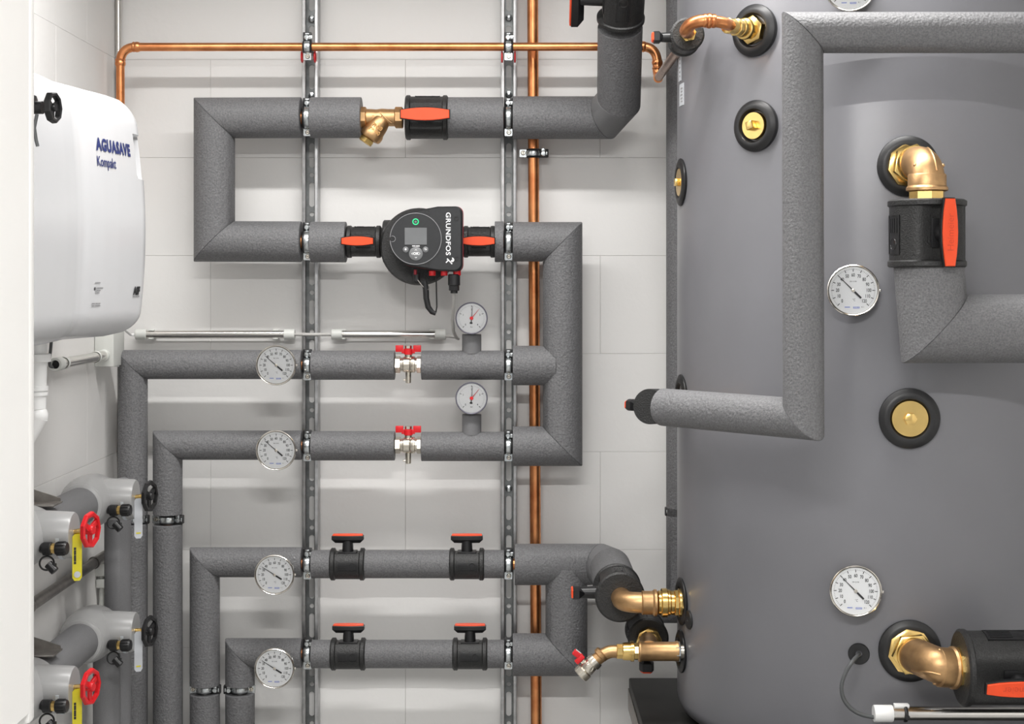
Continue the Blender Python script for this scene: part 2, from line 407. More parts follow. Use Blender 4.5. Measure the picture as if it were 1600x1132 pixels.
# ------------------------------------------------------------------ slotted rails
def rail(px0, label):
    x = (px0-800)/sc(.0); W, D, t = .0415, .041, .0025
    xt = x
    root = thing('mounting_rail', label, 'rail', (x, -.02, 0), 'slotted steel wall rails')
    Z0, Z1 = .04, 2.48
    # back plate with punched slots and round holes
    c = bpy.data.curves.new('s', 'CURVE'); c.dimensions = '2D'; c.fill_mode = 'BOTH'; c.extrude = t/2
    def spl(P):
        s = c.splines.new('POLY'); s.points.add(len(P)-1); s.use_cyclic_u = True
        for q, p in zip(s.points, P): q.co = (p[0], p[1], 0, 1)
    spl([(-W/2, Z0), (W/2, Z0), (W/2, Z1), (-W/2, Z1)])
    zc = 1.3-(488-438)/612.; per = .1; k = -12
    while zc+k*per < Z1-.05:
        z = zc+k*per
        if z > Z0+.05:
            rr, hl = .0068, .0245
            spl([(rr*math.cos(a), hl+rr*math.sin(a)+z) for a in [PI*i/8 for i in range(9)]]+[(rr*math.cos(a), -hl+rr*math.sin(a)+z) for a in [PI+PI*i/8 for i in range(9)]])
            if z+.05 < Z1-.02: spl([(.0058*math.cos(a), z+.05+.0058*math.sin(a)) for a in [2*PI*i/14 for i in range(14)]])
        k += 1
    o = bpy.data.objects.new('s', c); COL.objects.link(o); dg = bpy.context.evaluated_depsgraph_get()
    me = bpy.data.meshes.new_from_object(o.evaluated_get(dg)); M = fr((x, -t/2, 0), (0,-1,0), x=(1,0,0))
    mb = MB().add([v.co for v in me.vertices], [tuple(p.vertices) for p in me.polygons], M)
    bpy.data.objects.remove(o); bpy.data.curves.remove(c); bpy.data.meshes.remove(me)
    part('slotted_web', mb, m_web, root, smooth=20)
    for sg in (-1, 1):
        # side flange, front lip and inward hook
        prof = [(sg*W/2, 0), (sg*W/2, D-.003), (sg*(W/2-.0012), D-.0006), (sg*(W/2-.003), D), (sg*(W/2-.0085), D), (sg*(W/2-.0097), D-.0012), (sg*(W/2-.0097), D-.008), (sg*(W/2-.0075), D-.008),
                (sg*(W/2-.0075), D-.0025), (sg*(W/2-t), D-.0035), (sg*(W/2-t), 0)]
        vs = [(x+p[0], -p[1], z) for z in (Z0, Z1) for p in prof]; n = len(prof)
        fs = [(i, (i+1) % n, n+(i+1) % n, n+i) for i in range(n)]+[tuple(range(n)), tuple(range(2*n-1, n-1, -1))]
        part('rail_lip', MB().add(vs, fs), m_steel, root, smooth=25)
    return root, x
railL, xL = rail(487.5, 'left slotted steel wall rail, beside the dial thermometers')
railR, xR = rail(795.0, 'right slotted steel wall rail, beside the vertical copper riser')
for xx, rt, zs in ((xL, railL, (30, 150, 170)), (xR, railR, (28, 148, 763))):
    for py in zs:
        z = 1.3-(py-438)/612.
        part('fixing_bolt', MB().hexa((xx, -.003, z), (xx, -.012, z), .0085, 24).hexa((xx, -.012, z), (xx, -.016, z), .006), m_zinc, rt)

# ------------------------------------------------------------------ pipe clamps
def clamp(px, py, R, label, h=H, axis='x', ear=.019, red=False, group='rubber lined pipe clamps', dim=1.0, rod=True, flip=False):
    o = pt(px, py, h); f = V(0,-1,0)
    a, u = (V(1,0,0), V(0,0,1)) if axis == 'x' else (V(0,0,1), V(-1,0,0) if not flip else V(1,0,0))
    root = thing('pipe_clamp', label, 'clamp', o, group)
    M = fr(o, a, x=f)                        # lathe along pipe axis
    part('rubber_lining', MB().lathe([(-.0105, R-.003), (-.0115, R), (-.0095, R+.0022), (-.007, R+.0008), (.007, R+.0008), (.0095, R+.0022), (.0115, R), (.0105, R-.003)], M, 32), m_rubber, root)
    part('steel_band', MB().lathe([(-.0066, R), (-.0066, R+.0024), (-.005, R+.003), (.005, R+.003), (.0066, R+.0024), (.0066, R)], M, 32), m_zinc, root)
    mb2 = None
    F2 = Matrix((a, u, f)).transposed().to_4x4(); F2.translation = o     # local x = axis, y = ear direction, z = to viewer
    up = MB(F2).box((0, R+ear*.55, .0), (.0215, ear*1.15, .016), bev=.002)
    p = part('upper_ear', up, m_rubber, root, 'black ear with hooked bolt')
    part('bolt_head', MB(F2).lathe([(.008, .0065), (.0105, .0065), (.0125, .005), (.0127, .002), (.011, .0018), (.011, .0004)], Matrix.Translation((-.001, R+ear*.42, 0)), 18).box((.0085, R+ear*.42, .0095), (.009, .009, .003), bev=.0008), m_zinc, p)
    part('ear_latch', MB(F2).box((0, R+ear*.88, .0085), (.009, .0035, .003), bev=.0008), m_zinc, p)
    lo = MB(F2).prism([(-.0105, -.0095), (.0105, -.0095), (.0105, .0075), (.009, .0095), (-.009, .0095), (-.0105, .0075)], -.003, .004, Matrix.Translation((0, -R-ear*.5, 0)) @ Matrix.Rotation(PI, 4, 'Z'), ch=.001)
    q = part('lower_ear', lo, m_zinc, root)
    part('screw_head', MB(F2).lathe([(.004, .0058), (.0062, .0058), (.0078, .0042), (.0078, .0012), (.006, .001)], Matrix.Translation((.001, -R-ear*.5, 0)), 18), m_nickel, q)
    part('screw_slot', MB(F2).box((.001, -R-ear*.5, .0076), (.0078, .0012, .0008), Matrix.Identity(4)), m_ink, q)
    if rod: part('threaded_rod', MB().cyl(o-f*(R), (o.x, -.01, o.z), .004, 12).hexa(o-f*(R-.001), o-f*(R+.009), .008), m_zinc, root)
    if red:
        for sg in (-1, 1):
            part('red_washer', MB(F2).torus(.013, .0022, Matrix.Translation((sg*.016, -R-.007, -.02)) @ Matrix.Rotation(PI/2, 4, 'Y'), 20, 8), m_red, root)
    return root
rows = [(73.5, .0145, 'copper pipe near top'), (184, .0272, 'thick foam pipe of strainer row'), (378, .0272, 'thick foam pipe of pump row'), (571, .0185, 'upper pressure gauge row'),
        (697.5, .0185, 'lower pressure gauge row'), (882, .0185, 'upper T-handle valve row'), (1022.5, .0185, 'lowest T-handle valve row')]
for px, which in ((480.5, 'left'), (794.5, 'right')):
    for py, R, nm in rows:
        clamp(px, py, R, 'pipe clamp on %s slotted rail holding the %s' % (which, nm), red=(py < 100))
clamp(833.5, 240, .0165, 'sideways pipe clamp round vertical copper riser, below thick strainer pipe', .05, 'z', rod=False, group='sideways pipe clamps', flip=True)
clamp(208, 812, .0185, 'sideways pipe clamp on corner pipe behind black upper handwheel', H, 'z', group='sideways pipe clamps', flip=True)
clamp(262, 812, .0185, 'sideways pipe clamp on second vertical pipe right of black handwheel', H, 'z', group='sideways pipe clamps', flip=True)
clamp(320, 1077.5, .0185, 'sideways pipe clamp near bottom on third vertical pipe', H, 'z', group='sideways pipe clamps', flip=True)
clamp(375, 1077.5, .0185, 'sideways pipe clamp near bottom on fourth vertical pipe, under lowest dial', H, 'z', group='sideways pipe clamps', flip=False)
clamp(1064, 799.5, .0185, 'sideways pipe clamp half hidden behind left edge of tank', H, 'z', group='sideways pipe clamps', flip=False)

# ------------------------------------------------------------------ insulated ball valves
def barrel(hl, w_, n=7, tip=.62):
    top = [(-hl+2*hl*i/(n-1), w_*(tip+(1-tip)*(1-(2*i/(n-1)-1)**2))) for i in range(n)]
    return [(x, -y) for x, y in top]+[(x, y) for x, y in reversed(top)]
def ball_valve(o, xd, zd, r, L, label, hl, hw, z_stem, name='insulated_ball_valve', cap_text=None, badges=(1,), rs=.011, group='black shelled ball valves', ht=.014, flange=True, caprot=0.0, hoff=0.0):
    o = Vector(o); M = frx(o, xd, zd); root = thing(name, label, 'valve', o, group)
    n = 48; rim = min(.011, L*.14); dp = .0032
    prof = [(-L/2, r*.30), (-L/2, r-.004), (-L/2+.003, r), (-L/2+rim, r), (-L/2+rim+.0025, r-dp), (L/2-rim-.0025, r-dp), (L/2-rim, r), (L/2-.003, r), (L/2, r-.004), (L/2, r*.30)]
    if not flange: prof = [(x, min(q, r-dp) if 0 < i < 9 else q) for i, (x, q) in enumerate(prof)]
    vs = []; fs = []; zc = .74*r
    for j, (x, q) in enumerate(prof):
        for i in range(n):
            a = 2*PI*i/n; y, z = q*math.cos(a), q*math.sin(a)
            if j in (4, 5): z = min(z, zc)
            vs.append((x, y, z))
    for j in range(len(prof)-1):
        for i in range(n): fs.append((j*n+i, j*n+(i+1) % n, (j+1)*n+(i+1) % n, (j+1)*n+i))
    fs += [tuple(range(n)), tuple((len(prof)-1)*n+i for i in range(n))]
    sh = part('foam_shell', MB(M).add(vs, fs), m_epp, root)
    ln = MB(M)                                    # parting line of the two half shells
    for sg in (-1, 1): ln.box((0, 0, -sg*0-(r-dp)), (L*.86, .0012, .0012))
    part('parting_seam', ln, m_ink, sh)
    rb = r-dp
    for sg in badges:                             # framed embossed panel on the flank, with ring mark
        ac = sg*PI/2; da = .30; x0, x1 = -L*.27, L*.31; fb = MB(M); fb.patch(x0, x1, ac-da, ac+da, rb-.002, rb+.0005)
        for (xa, xb, a0, a1) in ((x0, x1, ac-da, ac-da+.035), (x0, x1, ac+da-.035, ac+da), (x0, x0+.0016, ac-da, ac+da), (x1-.0016, x1, ac-da, ac+da)):
            fb.patch(xa, xb, a0, a1, rb-.002, rb+.0018)
        for i in range(4):
            fb.patch(x0+.006, x0+L*.26, ac-da*.62+i*da*.38, ac-da*.62+i*da*.38+.05, rb-.002, rb+.0014)
        mm = Matrix.Translation((x1-L*.15, sg*(rb-.0004), 0)) @ Matrix.Rotation(-PI/2*sg, 4, 'X')
        fb.torus(L*.085, .0013, mm, 18, 6); fb.box((x1-L*.15, sg*rb, 0), (.0012, .0016, L*.16))
        part('embossed_panel', fb, m_black, sh)
    st = MB(M).lathe([(.55*r, rs*1.05), (r+z_stem*.25, rs), (r+z_stem, rs*.9)], n=24).box((0, 0, zc+.001), (rs*3.4, rs*2.6, .004), bev=.001)
    part('stem', st, m_black, root)
    z0 = r+z_stem; B = barrel(hl, hw); MX = M @ Matrix.Translation((hoff, 0, 0))
    hd = part('handle', MB(MX).prism(B, z0-ht*.35, z0+ht*.72, ch0=ht*.5, ch=.0012), m_black, root)
    part('handle_cap', MB(MX).prism(barrel(hl-.0022, hw-.0022), z0+ht*.6, z0+ht*.72+.0035, ch=.0014), m_orange, hd, 'orange cap on black handle')
    if cap_text:
        vf = text(cap_text, hw*1.05, 1.0, .0)
        MT = MX @ Matrix.Translation((0, 0, z0+ht*.72+.0037)) @ Matrix.Rotation(caprot, 4, 'Z')
        part('embossed_lettering', MB().add(vf[0], vf[1], MT), material('orange_embossing', (.66, .05, .012), .5, noise=(60, .08)), hd, smooth=0)
    return root
X, Y, Z = V(1,0,0), V(0,1,0), V(0,0,1)
ball_valve(pt(667, 184, H), X, -Y, .0555, .105, 'black ball valve with orange handle facing out, beside brass strainer', .061, .0178, .020)
ball_valve(pt(569, 378, H), X, -Y, .0402, .086, 'black ball valve with orange handle joined to pump on the left', .0405, .0134, .020, hoff=-.010)
ball_valve(pt(749, 378, H), X, -Y, .0395, .080, 'black ball valve with orange handle joined to pump on the right', .0405, .0134, .020)
for px, py, nm in ((543.5, 882, 'upper T-handle row, beside left rail'), (729.5, 882, 'upper T-handle row, near right rail'), (544.5, 1022.5, 'lowest T-handle row, beside left rail'), (734.5, 1022.5, 'lowest T-handle row, near right rail')):
    ball_valve(pt(px, py, H), X, Z, .0400, .086, 'black ball valve with orange-topped upright T-handle in %s' % nm, .0395, .0135, .019, badges=(-1,), rs=.0135, ht=.017)
ax8 = (pt(969, 42, .33)-pt(967, 158, .19)).normalized()
ball_valve(pt(971.5, -2, .385), ax8, -X, .0560, .118, 'black ball valve at top edge, its handle pointing left, on thick foam pipe', .070, .017, .040, badges=(-1,), rs=.0165, ht=.028)
ball_valve((X9, -.475, Z9), -Y, -X, .0555, .115, 'large round black valve with handle to left, above drain tap', .026, .015, .030, badges=(1,), rs=.0140, ht=.024)
ball_valve((.309, -.40, .487), -Y, -Z, .0465, .10, 'lower black valve behind bronze tee, handle hanging down', .022, .017, .014, badges=(1,), rs=.0135, ht=.032)
ball_valve((TB.x-.004, -.775, TB.z), -Y, -X, .0345, .085, 'small round black valve with short left handle, on the copper tube at top', .017, .013, .017, badges=(), rs=.0105, ht=.020)
ball_valve(pt(1448.5, 365.5, 1.06), -Z, V(.225, -.975, 0), .0725, .127, 'big black valve with long upright orange handle in front of tank', .064, .0175, .004, cap_text='Heimeier', badges=(-1,), rs=.016, caprot=PI)
ball_valve(pt(1577, 1044, 1.08), X, V(0, -.975, -.22), .071, .185, 'big black valve lying sideways at bottom right corner with red-orange handle', .065, .0175, .004, cap_text='Heimeier', badges=(1,), rs=.016, caprot=PI, hoff=-.004)
dl = (pt(1036, 636.5, .885)-pt(1255.5, 655, HT)).normalized()
ball_valve(pt(1034, 636.5, .885)+dl*.022, dl, V(-.86, .5, 0.02), .0385, .045, 'black valve ring with small red handle at left end of the tank pipe', .016, .012, .004, badges=(), rs=.0095, flange=False, ht=.018)

# ------------------------------------------------------------------ brass strainer
o = pt(597, 184, H)
st = thing('y_strainer', 'brass Y-shaped strainer between thick foam pipe and orange-handled valve', 'strainer', o)
s_ = 1/sc(H)
part('body', MB().lathe([(-25*s_, .0215), (-16*s_, .0215), (-9*s_, .0205), (0, .0225), (9*s_, .0215), (16*s_, .0215), (20*s_, .0215)], fr(o, X), 32), m_bronze, st)
for a, b in ((-36, -24), (20, 33)): part('hex_end', MB().hexa(o+X*a*s_, o+X*b*s_, .0278, 8, ph=PI/8), m_bronze, st)
bd = V(-.56, -.03, -.83).normalized()
br = part('slanted_branch', MB().lathe([(-.004, .012), (.006, .0215), (.022, .0248), (.040, .0258), (.047, .0285), (.057, .0285), (.062, .026), (.064, .019)], fr(o+V(.004, -.004, 0), bd), 32), m_bronze, st)
part('hex_plug', MB().hexa(o+bd*.062, o+bd*.076, .0195, 6), m_brass, st, 'brighter brass hexagonal plug at the end of the branch')
part('casting_seam', MB().tube([o+V(-.004, -.0236, .012), o+V(.002, -.0238, .004), o+V(.018, -.023, -.010), o+V(.026, -.0205, -.016)], .0008, 8).tube([o+V(.002, -.0238, .004), o+V(-.010, -.024, -.012), o+V(-.022, -.021, -.018)], .0008, 8), m_bronze, br)
tx = V(bd.z*-1, 0, bd.x).normalized()
for t_, dd in (('PN20', .0285), ('DN40', .0415)):
    vf = text(t_, .0135, .9, .0004)
    MT = fr(o+bd*(dd)+V(.004, -.0305, 0)+tx*.003, V(0, -1, 0), x=V(-bd.z, 0, bd.x)*1)
    part('cast_lettering', MB().add(vf[0], vf[1], MT), material('bronze_relief', (.50, .28, .11), .5, 1.0, noise=(60, .1)), br, smooth=0)
part('cast_mark', MB().torus(.004, .0007, fr(o+V(-.020, -.0213, 0), -Y), 4, 6), m_bronze, st)

# ------------------------------------------------------------------ circulation pump
o = pt(650, 378, H); hf = .262; sp = sc(hf)
pump = thing('circulation_pump', 'black circulation pump with round display panel and white lettering', 'pump', o)
c = pt(655.5, 386, .15)
part('foam_shell', MB().lathe([(-.085, .050), (-.075, .082), (-.02, .0945), (.025, .0945), (.034, .090)], fr(c, -Y), 56), m_epp, pump)
part('flange', MB().cyl(pt(599, 378, H), pt(612, 378, H), .054, 40, .003), m_epp, pump)
part('flange', MB().cyl(pt(712, 378, H), pt(725, 378, H), .040, 40, .003), m_epp, pump)
part('motor', MB().lathe([(0, .063), (.07, .063)], fr(pt(655, 376, .16), -Y), 48), m_pump, pump)
def fp(px, py, h=hf): return pt(px, py, h)
# convex head outline: big arc on the left, rounded corners on the right
ccx, ccy, rr = 650.3, 373.5, 41.5
outl = [(ccx+rr*math.cos(a), ccy+rr*1.06*math.sin(a)) for a in [PI*.60+PI*.80*i/26 for i in range(27)]]       # image coords, going round the left
outl += [(684, 322.8)]
outl += [(712+10.5*math.cos(a), 333+10.5*math.sin(a)) for a in [-PI/2+PI/2*i/5 for i in range(6)]]
outl += [(712+10.5*math.cos(a), 414+10.5*math.sin(a)) for a in [PI/2*i/5 for i in range(6)]]
outl += [(684, 423.5)]
MF = fr(fp(650, 373.5), -Y, x=X)
loc = [((x-650)/sp, -(y-373.5)/sp) for x, y in outl][::-1]
head = part('control_head', MB(MF).prism(loc, -.055, 0, ch=.004), m_pump, pump)
part('red_gasket', MB(MF).prism([(x*1.012, y*1.012) for x, y in loc], -.040, -.034), m_dkred, head)
def fl(px, py, dz=0): return Matrix.Translation(((px-650)/sp, -(py-373.5)/sp, dz))
face = part('display_panel', MB(MF).lathe([(-.001, .0605), (.0016, .0605), (.0022, .0597)], fl(649.6, 373.3), 56), m_pump, head)
part('panel_rim', MB(MF).torus(40/sp, .0008, fl(649.6, 373.3, .0021), 72, 6), m_grey, face)
part('notch_rim', MB(MF).torus(.0068, .0006, fl(613.5, 373.5, .0028), 28, 6, 1, (-PI*.62, PI*.62)), m_grey, face)
part('notch_screw', MB(MF).lathe([(.002, .0068), (.0032, .0064), (.0032, .003), (.002, .003)], fl(613, 373.5), 20), m_black, face)
part('screen', MB(MF).box((0, 0, .003), (34.5/sp, 26.5/sp, .0012), fl(649.8, 369.3)), m_screen, face, 'grey display screen')
part('indicator_ring', MB(MF).torus(4.3/sp, .0013, fl(649.5, 346.8, .0026), 30, 8), m_led, face, 'green glowing ring')
part('indicator_dot', MB(MF).lathe([(.002, .003), (.003, .0028)], fl(649.5, 346.8), 16), m_btn, face)
for px, py, r_ in ((634, 390.2, 4.5), (665, 390.2, 4.5), (650, 396.7, 10.7)):
    part('button', MB(MF).lathe([(.001, r_/sp), (.0032, r_/sp), (.0038, (r_-.6)/sp)], fl(px, py), 32), m_btn, face)
m_wprint = material('white_print', (.85, .85, .86), .5, noise=(80, .03))
pr = MB(MF)
vf = text('OK', .0085, 1.1, .0003); pr.add(vf[0], vf[1], fl(650, 396.7, .004))
for dx, dy, rt in ((0, -6.6, 0), (0, 6.6, PI), (-6.6, 0, PI/2), (6.6, 0, -PI/2)):
    A = fl(650+dx, 396.7+dy, .004) @ Matrix.Rotation(rt, 4, 'Z')
    for sg in (-1, 1): pr.box((sg*.0013, 0, 0), (.0042, .0011, .0002), A @ Matrix.Rotation(-sg*.75, 4, 'Z'))
pr.prism([(-.0028, 0), (.0028, 0), (0, .0028)], .004, .0042, fl(634, 389.7)); pr.box((0, -.0012, .0041), (.0036, .0026, .0002), fl(634, 389.7))
pr.box((.0008, .0012, .0041), (.004, .0009, .0002), fl(665, 390)); pr.box((.0026, 0, .0041), (.0009, .003, .0002), fl(665, 390)); pr.box((.0006, -.0014, .0041), (.004, .0009, .0002), fl(665, 390))
pr.prism([(-.003, .0012), (-.0006, -.0006), (-.0006, .003)], .004, .0042, fl(665, 390))
vf = bars((.45, .5), .0022); pr.add([V(v.x*.018, v.y, 0) for v in vf[0]], vf[1], fl(650, 384.6, .0026))
part('button_symbols', pr, m_wprint, face, smooth=0)
vf = text('GRUNDFOS', .0158, 1.10, .0003, 1.06)
ln_ = max(v.x for v in vf[0])-min(v.x for v in vf[0]); k_ = (67/sp)/ln_
MT = MF @ fl(700, 365.5, .0006) @ Matrix.Rotation(-PI/2, 4, 'Z') @ Matrix.Diagonal((k_, 1, 1, 1))
part('lettering', MB().add(vf[0], vf[1], MT), m_wprint, head, 'white lettering reading downwards', smooth=0)
lg = MB(MF @ fl(702.6, 408.6, .0006) @ Matrix.Rotation(-PI/2, 4, 'Z'))
lg.box((0, 0, 0), (.0175, .0028, .0003), Matrix.Rotation(.75, 4, 'Z')); lg.box((-.0035, .0025, 0), (.0095, .0026, .0003), Matrix.Rotation(-.75, 4, 'Z')); lg.box((.0045, -.0042, 0), (.008, .0026, .0003), Matrix.Rotation(-.75, 4, 'Z'))
lg.torus(.0042, .0012, Matrix.Translation((-.0035, .0055, 0)), 14, 6, .1, (0, PI))
part('logo_mark', lg, m_wprint, head, smooth=0)
for px, py in ((668, 332), (713, 342), (713.5, 404.5), (668.5, 414.8)):
    part('cover_screw', MB(MF).lathe([(-.001, .0055), (.0012, .0055), (.0012, .0034), (-.0002, .0034), (-.0002, .001)], fl(px, py), 18), m_black, head)
for px, w_ in ((675.5, 11), (694, 11), (714, 12), (649, 5)):
    q = fp(px, 423 if px > 655 else 421.5, hf-.022); part('red_plug', MB().cyl(q, q-Z*.0125, w_/2/sp, 18, .001), m_red if px > 655 else m_dkred, pump)
q = fp(709.5, 430, hf-.022)
part('cable_gland', MB().cyl(q+Z*.002, q-Z*.026, .0145, 24, .002).hexa(q-Z*.024, q-Z*.038, .0125, 8).cyl(q-Z*.036, q-Z*.044, .0085, 20), m_black, pump)
q = fp(651, 427, hf-.03)
part('sensor_plug', MB().cyl(q, q-Z*.02, .009, 18, .001), m_black, pump)
part('sensor_wire', MB().tube([q-Z*.018]+[fp(651+dx, 430+dy, .24) for dx, dy in ((2, 8), (8, 16), (14, 22), (19, 23), (19, 18))], .0013, 8), m_dksteel, pump)
hk = [fp(663, 440, .235), fp(665.5, 452, .235), fp(666, 466, .235), fp(669, 480, .235), (fp(675, 488, .235)), fp(681, 490.5, .235)]
part('hose_tail', MB().tube(hk, [.0075, .0075, .0072, .0070, .0062, .005], 16), m_black, pump)
part('thin_lead', MB().tube([fp(681, 489, .235), fp(682.5, 480, .235), fp(682, 455, .235), fp(681.5, 434, .235)], .0018, 8), m_black, pump)
cb = thing('power_cable', 'pale grey cable from pump gland down to the right bright conduit', 'cable', fp(709, 447))
part('cable_sheath', MB().tube([fp(709.5, 455, hf-.022), fp(709.3, 475, .22), fp(707, 500, .16), fp(708.5, 518, .10), fp(713, 528, .06), fp(716, 529.5, .05), fp(714, 527.5, .045), fp(705, 526, .04), fp(694, 525, .036)], .0042, 12), m_cable, cb)

# ------------------------------------------------------------------ dials
def dial_marks(mb_, major, minor, a0, a1, r1, r2, rm, wM, wm):
    """tick bars between angles a0..a1 on a unit dial"""
    for n_, ra, w_ in ((major, r2, wM), (minor, rm, wm)):
        for i in range(n_+1):
            if n_ == minor and (i*major) % minor == 0: continue
            a = a0+(a1-a0)*i/n_; mb_.box(((r1+ra)/2, 0, 0), (r1-ra, w_, .002), Matrix.Rotation(a, 4, 'Z'))
def thermo_print():
    m = MB(); dial_marks(m, 12, 60, math.radians(225), math.radians(-45), .83, .72, .79, .028, .010)
    for i in range(13):
        a = math.radians(225-22.5*i); vf = text(str(i*10), .185, .72, .003); m.add(vf[0], vf[1], Matrix.Translation((.585*math.cos(a), .585*math.sin(a), 0)))
    vf = text('°C', .13, .8); m.add(vf[0], vf[1], Matrix.Translation((.03, -.37, 0)))
    vf = text('EN 13190', .075, .85); m.add(vf[0], vf[1], Matrix.Translation((0, .34, 0)))
    vf = text('Kl. 1', .07, .8); m.add(vf[0], vf[1], Matrix.Translation((.36, -.64, 0)))
    return m.v, m.f
def mano_print():
    m = MB(); dial_marks(m, 4, 40, math.radians(227), math.radians(-47), .80, .68, .75, .035, .012)
    for i in range(5):
        a = math.radians(227-68.5*i); vf = text(str(i), .17, .8, .003); m.add(vf[0], vf[1], Matrix.Translation((.55*math.cos(a), .55*math.sin(a), 0)))
    vf = text('bar', .13, .9); m.add(vf[0], vf[1], Matrix.Translation((0, -.54, 0)))
    return m.v, m.f
TP, MP = thermo_print(), mano_print()
def thermometer(o, nrm, r, label, back, value=37, group='round dial thermometers', roll=0.0):
    nrm = Vector(nrm).normalized(); M = fr(o, nrm, x=V(1, 0, 0)) @ Matrix.Rotation(roll, 4, 'Z'); root = thing('dial_thermometer', label, 'thermometer', o, group)
    U = M @ Matrix.Diagonal((r, r, r, 1))
    part('case', MB(M).lathe([(-.016, r*.9), (-.013, r*.955), (-.003, r*.955)], n=56), m_bezel, root)
    part('bezel', MB(M).lathe([(-.0035, r*.93), (-.003, r*.985), (.001, r), (.0042, r*.985), (.0055, r*.955), (.0045, r*.925), (.0015, r*.90), (-.0005, r*.90)], n=64, caps=(True, False)), m_bezel, root)
    d = part('dial', MB(M).lathe([(-.002, r*.91), (.0004, r*.91)], n=56), m_dial, root, 'white dial face')
    part('dial_print', MB(U @ Matrix.Translation((0, 0, .0009/r))).add(*TP), m_ink, d, smooth=0)
    lg = MB(U @ Matrix.Translation((.08, -.66, .0009/r))); lg.box((.04, 0, 0), (.24, .075, .002)); part('maker_logo', lg, m_lblue, d, smooth=0)
    lw = MB(U @ Matrix.Translation((.12, -.66, .0013/r))); vf = text('WIKA', .082, .95); lw.add(vf[0], vf[1]); part('maker_letters', lw, m_dial, d, smooth=0)
    l2 = MB(U @ Matrix.Translation((-.22, -.645, .0009/r))); vf = bars((1,), .04); l2.add([V(v.x*.2, v.y, 0) for v in vf[0]], vf[1]); part('small_print', l2, m_lblue, d, smooth=0)
    a = math.radians(225-270*value/120)
    nd = MB(U @ Matrix.Translation((0, 0, .0022/r)) @ Matrix.Rotation(a, 4, 'Z'))
    nd.prism([(-.05, -.022), (.74, -.008), (.74, .008), (-.05, .022)], 0, .012); nd.box((-.25, 0, .006), (.34, .075, .012))
    n_ = part('needle', nd, m_ink, root, smooth=0)
    part('needle_hub', MB(U).lathe([(.04, .065), (.07, .065), (.075, .05)], n=20), m_nickel, n_)
    part('adjuster_lug', MB(M).box((r*1.015, 0, 0), (.0035, .005, .005), bev=.0008), m_bezel, root)
    part('glass_cover', MB(M).lathe([(.0032, r*.925), (.0040, r*.925)], n=48), m_glass, root)
    part('thermowell', MB(M).lathe([(-back, .0075), (-.015, .0075)], n=16), m_nickel, root)
    return root
for px, py, nm, vl in ((431.5, 571, 'topmost dial thermometer on wall, first row, below bright conduit', 38), (431.5, 704, 'second dial thermometer down on wall, lower pressure gauge row', 38),
                   (429, 898.5, 'third dial thermometer down on wall, upper T-handle row', 34.5), (429, 1045, 'lowest dial thermometer on wall, bottom T-handle row', 34.5)):
    thermometer(pt(px, py, .225), -Y, .0488, nm, .105-.0, vl, 'wall pipe thermometers')

# ------------------------------------------------------------------ pressure gauges on foam stubs
for py, yb, nm in ((497.5, 571, 'upper'), (622.5, 698, 'lower')):
    root = thing('pressure_gauge', '%s white pressure gauge with red pointer on grey foam stub' % nm, 'gauge', pt(737, yb-20, H), 'pressure gauges on foam stubs')
    hg = .155; r = 25.2/sc(hg); o = pt(736.8, py, hg); M = fr(o, -Y, x=X); U = M @ Matrix.Diagonal((r, r, r, 1))
    a, b = pt(737, yb-18, H), pt(737, py+25, H)
    part('foam_stub', seg_sleeve(a, b, (b-a).normalized(), (b-a).normalized(), .0238), m_foam2, root)
    part('case', MB(M).lathe([(-.03, r*.8), (-.026, r*.93), (-.002, r*.95)], n=48), m_pump, root)
    part('bezel', MB(M).lathe([(-.004, r*.95), (-.003, r), (.003, r), (.0045, r*.97), (.004, r*.93), (0, r*.92)], n=56, caps=(True, False)), material('plum_grey_bezel', (.15, .145, .19), .3, .3, noise=(50, .1)), root)
    d = part('dial', MB(M).lathe([(-.002, r*.93), (.0005, r*.93)], n=48), m_dial, root, 'white dial face')
    part('dial_print', MB(U @ Matrix.Translation((0, 0, .0009/r))).add(*MP), m_ink, d, smooth=0)
    for nmx, mt, ang, ln2, w0, tail in (('black_needle', m_ink, 85, .76, .022, .34), ('red_needle', m_red, 50, .72, .026, 0)):
        nd = MB(U @ Matrix.Translation((0, 0, (.0016 if tail else .0028)/r)) @ Matrix.Rotation(math.radians(ang), 4, 'Z'))
        nd.prism([(0, -w0), (ln2, -w0*.35), (ln2, w0*.35), (0, w0)], 0, .012)
        if tail: nd.box((-.2, 0, .006), (.3, .06, .012)); nd.box((-.3, 0, .006), (.09, .17, .012))
        n_ = part(nmx, nd, mt, root, smooth=0)
        if not tail: part('hub', MB(U).lathe([(.05, .11), (.10, .11), (.115, .09)], n=24), m_red, n_)
    part('glass_cover', MB(M).lathe([(.0034, r*.93), (.0042, r*.93)], n=40), m_glass, root)

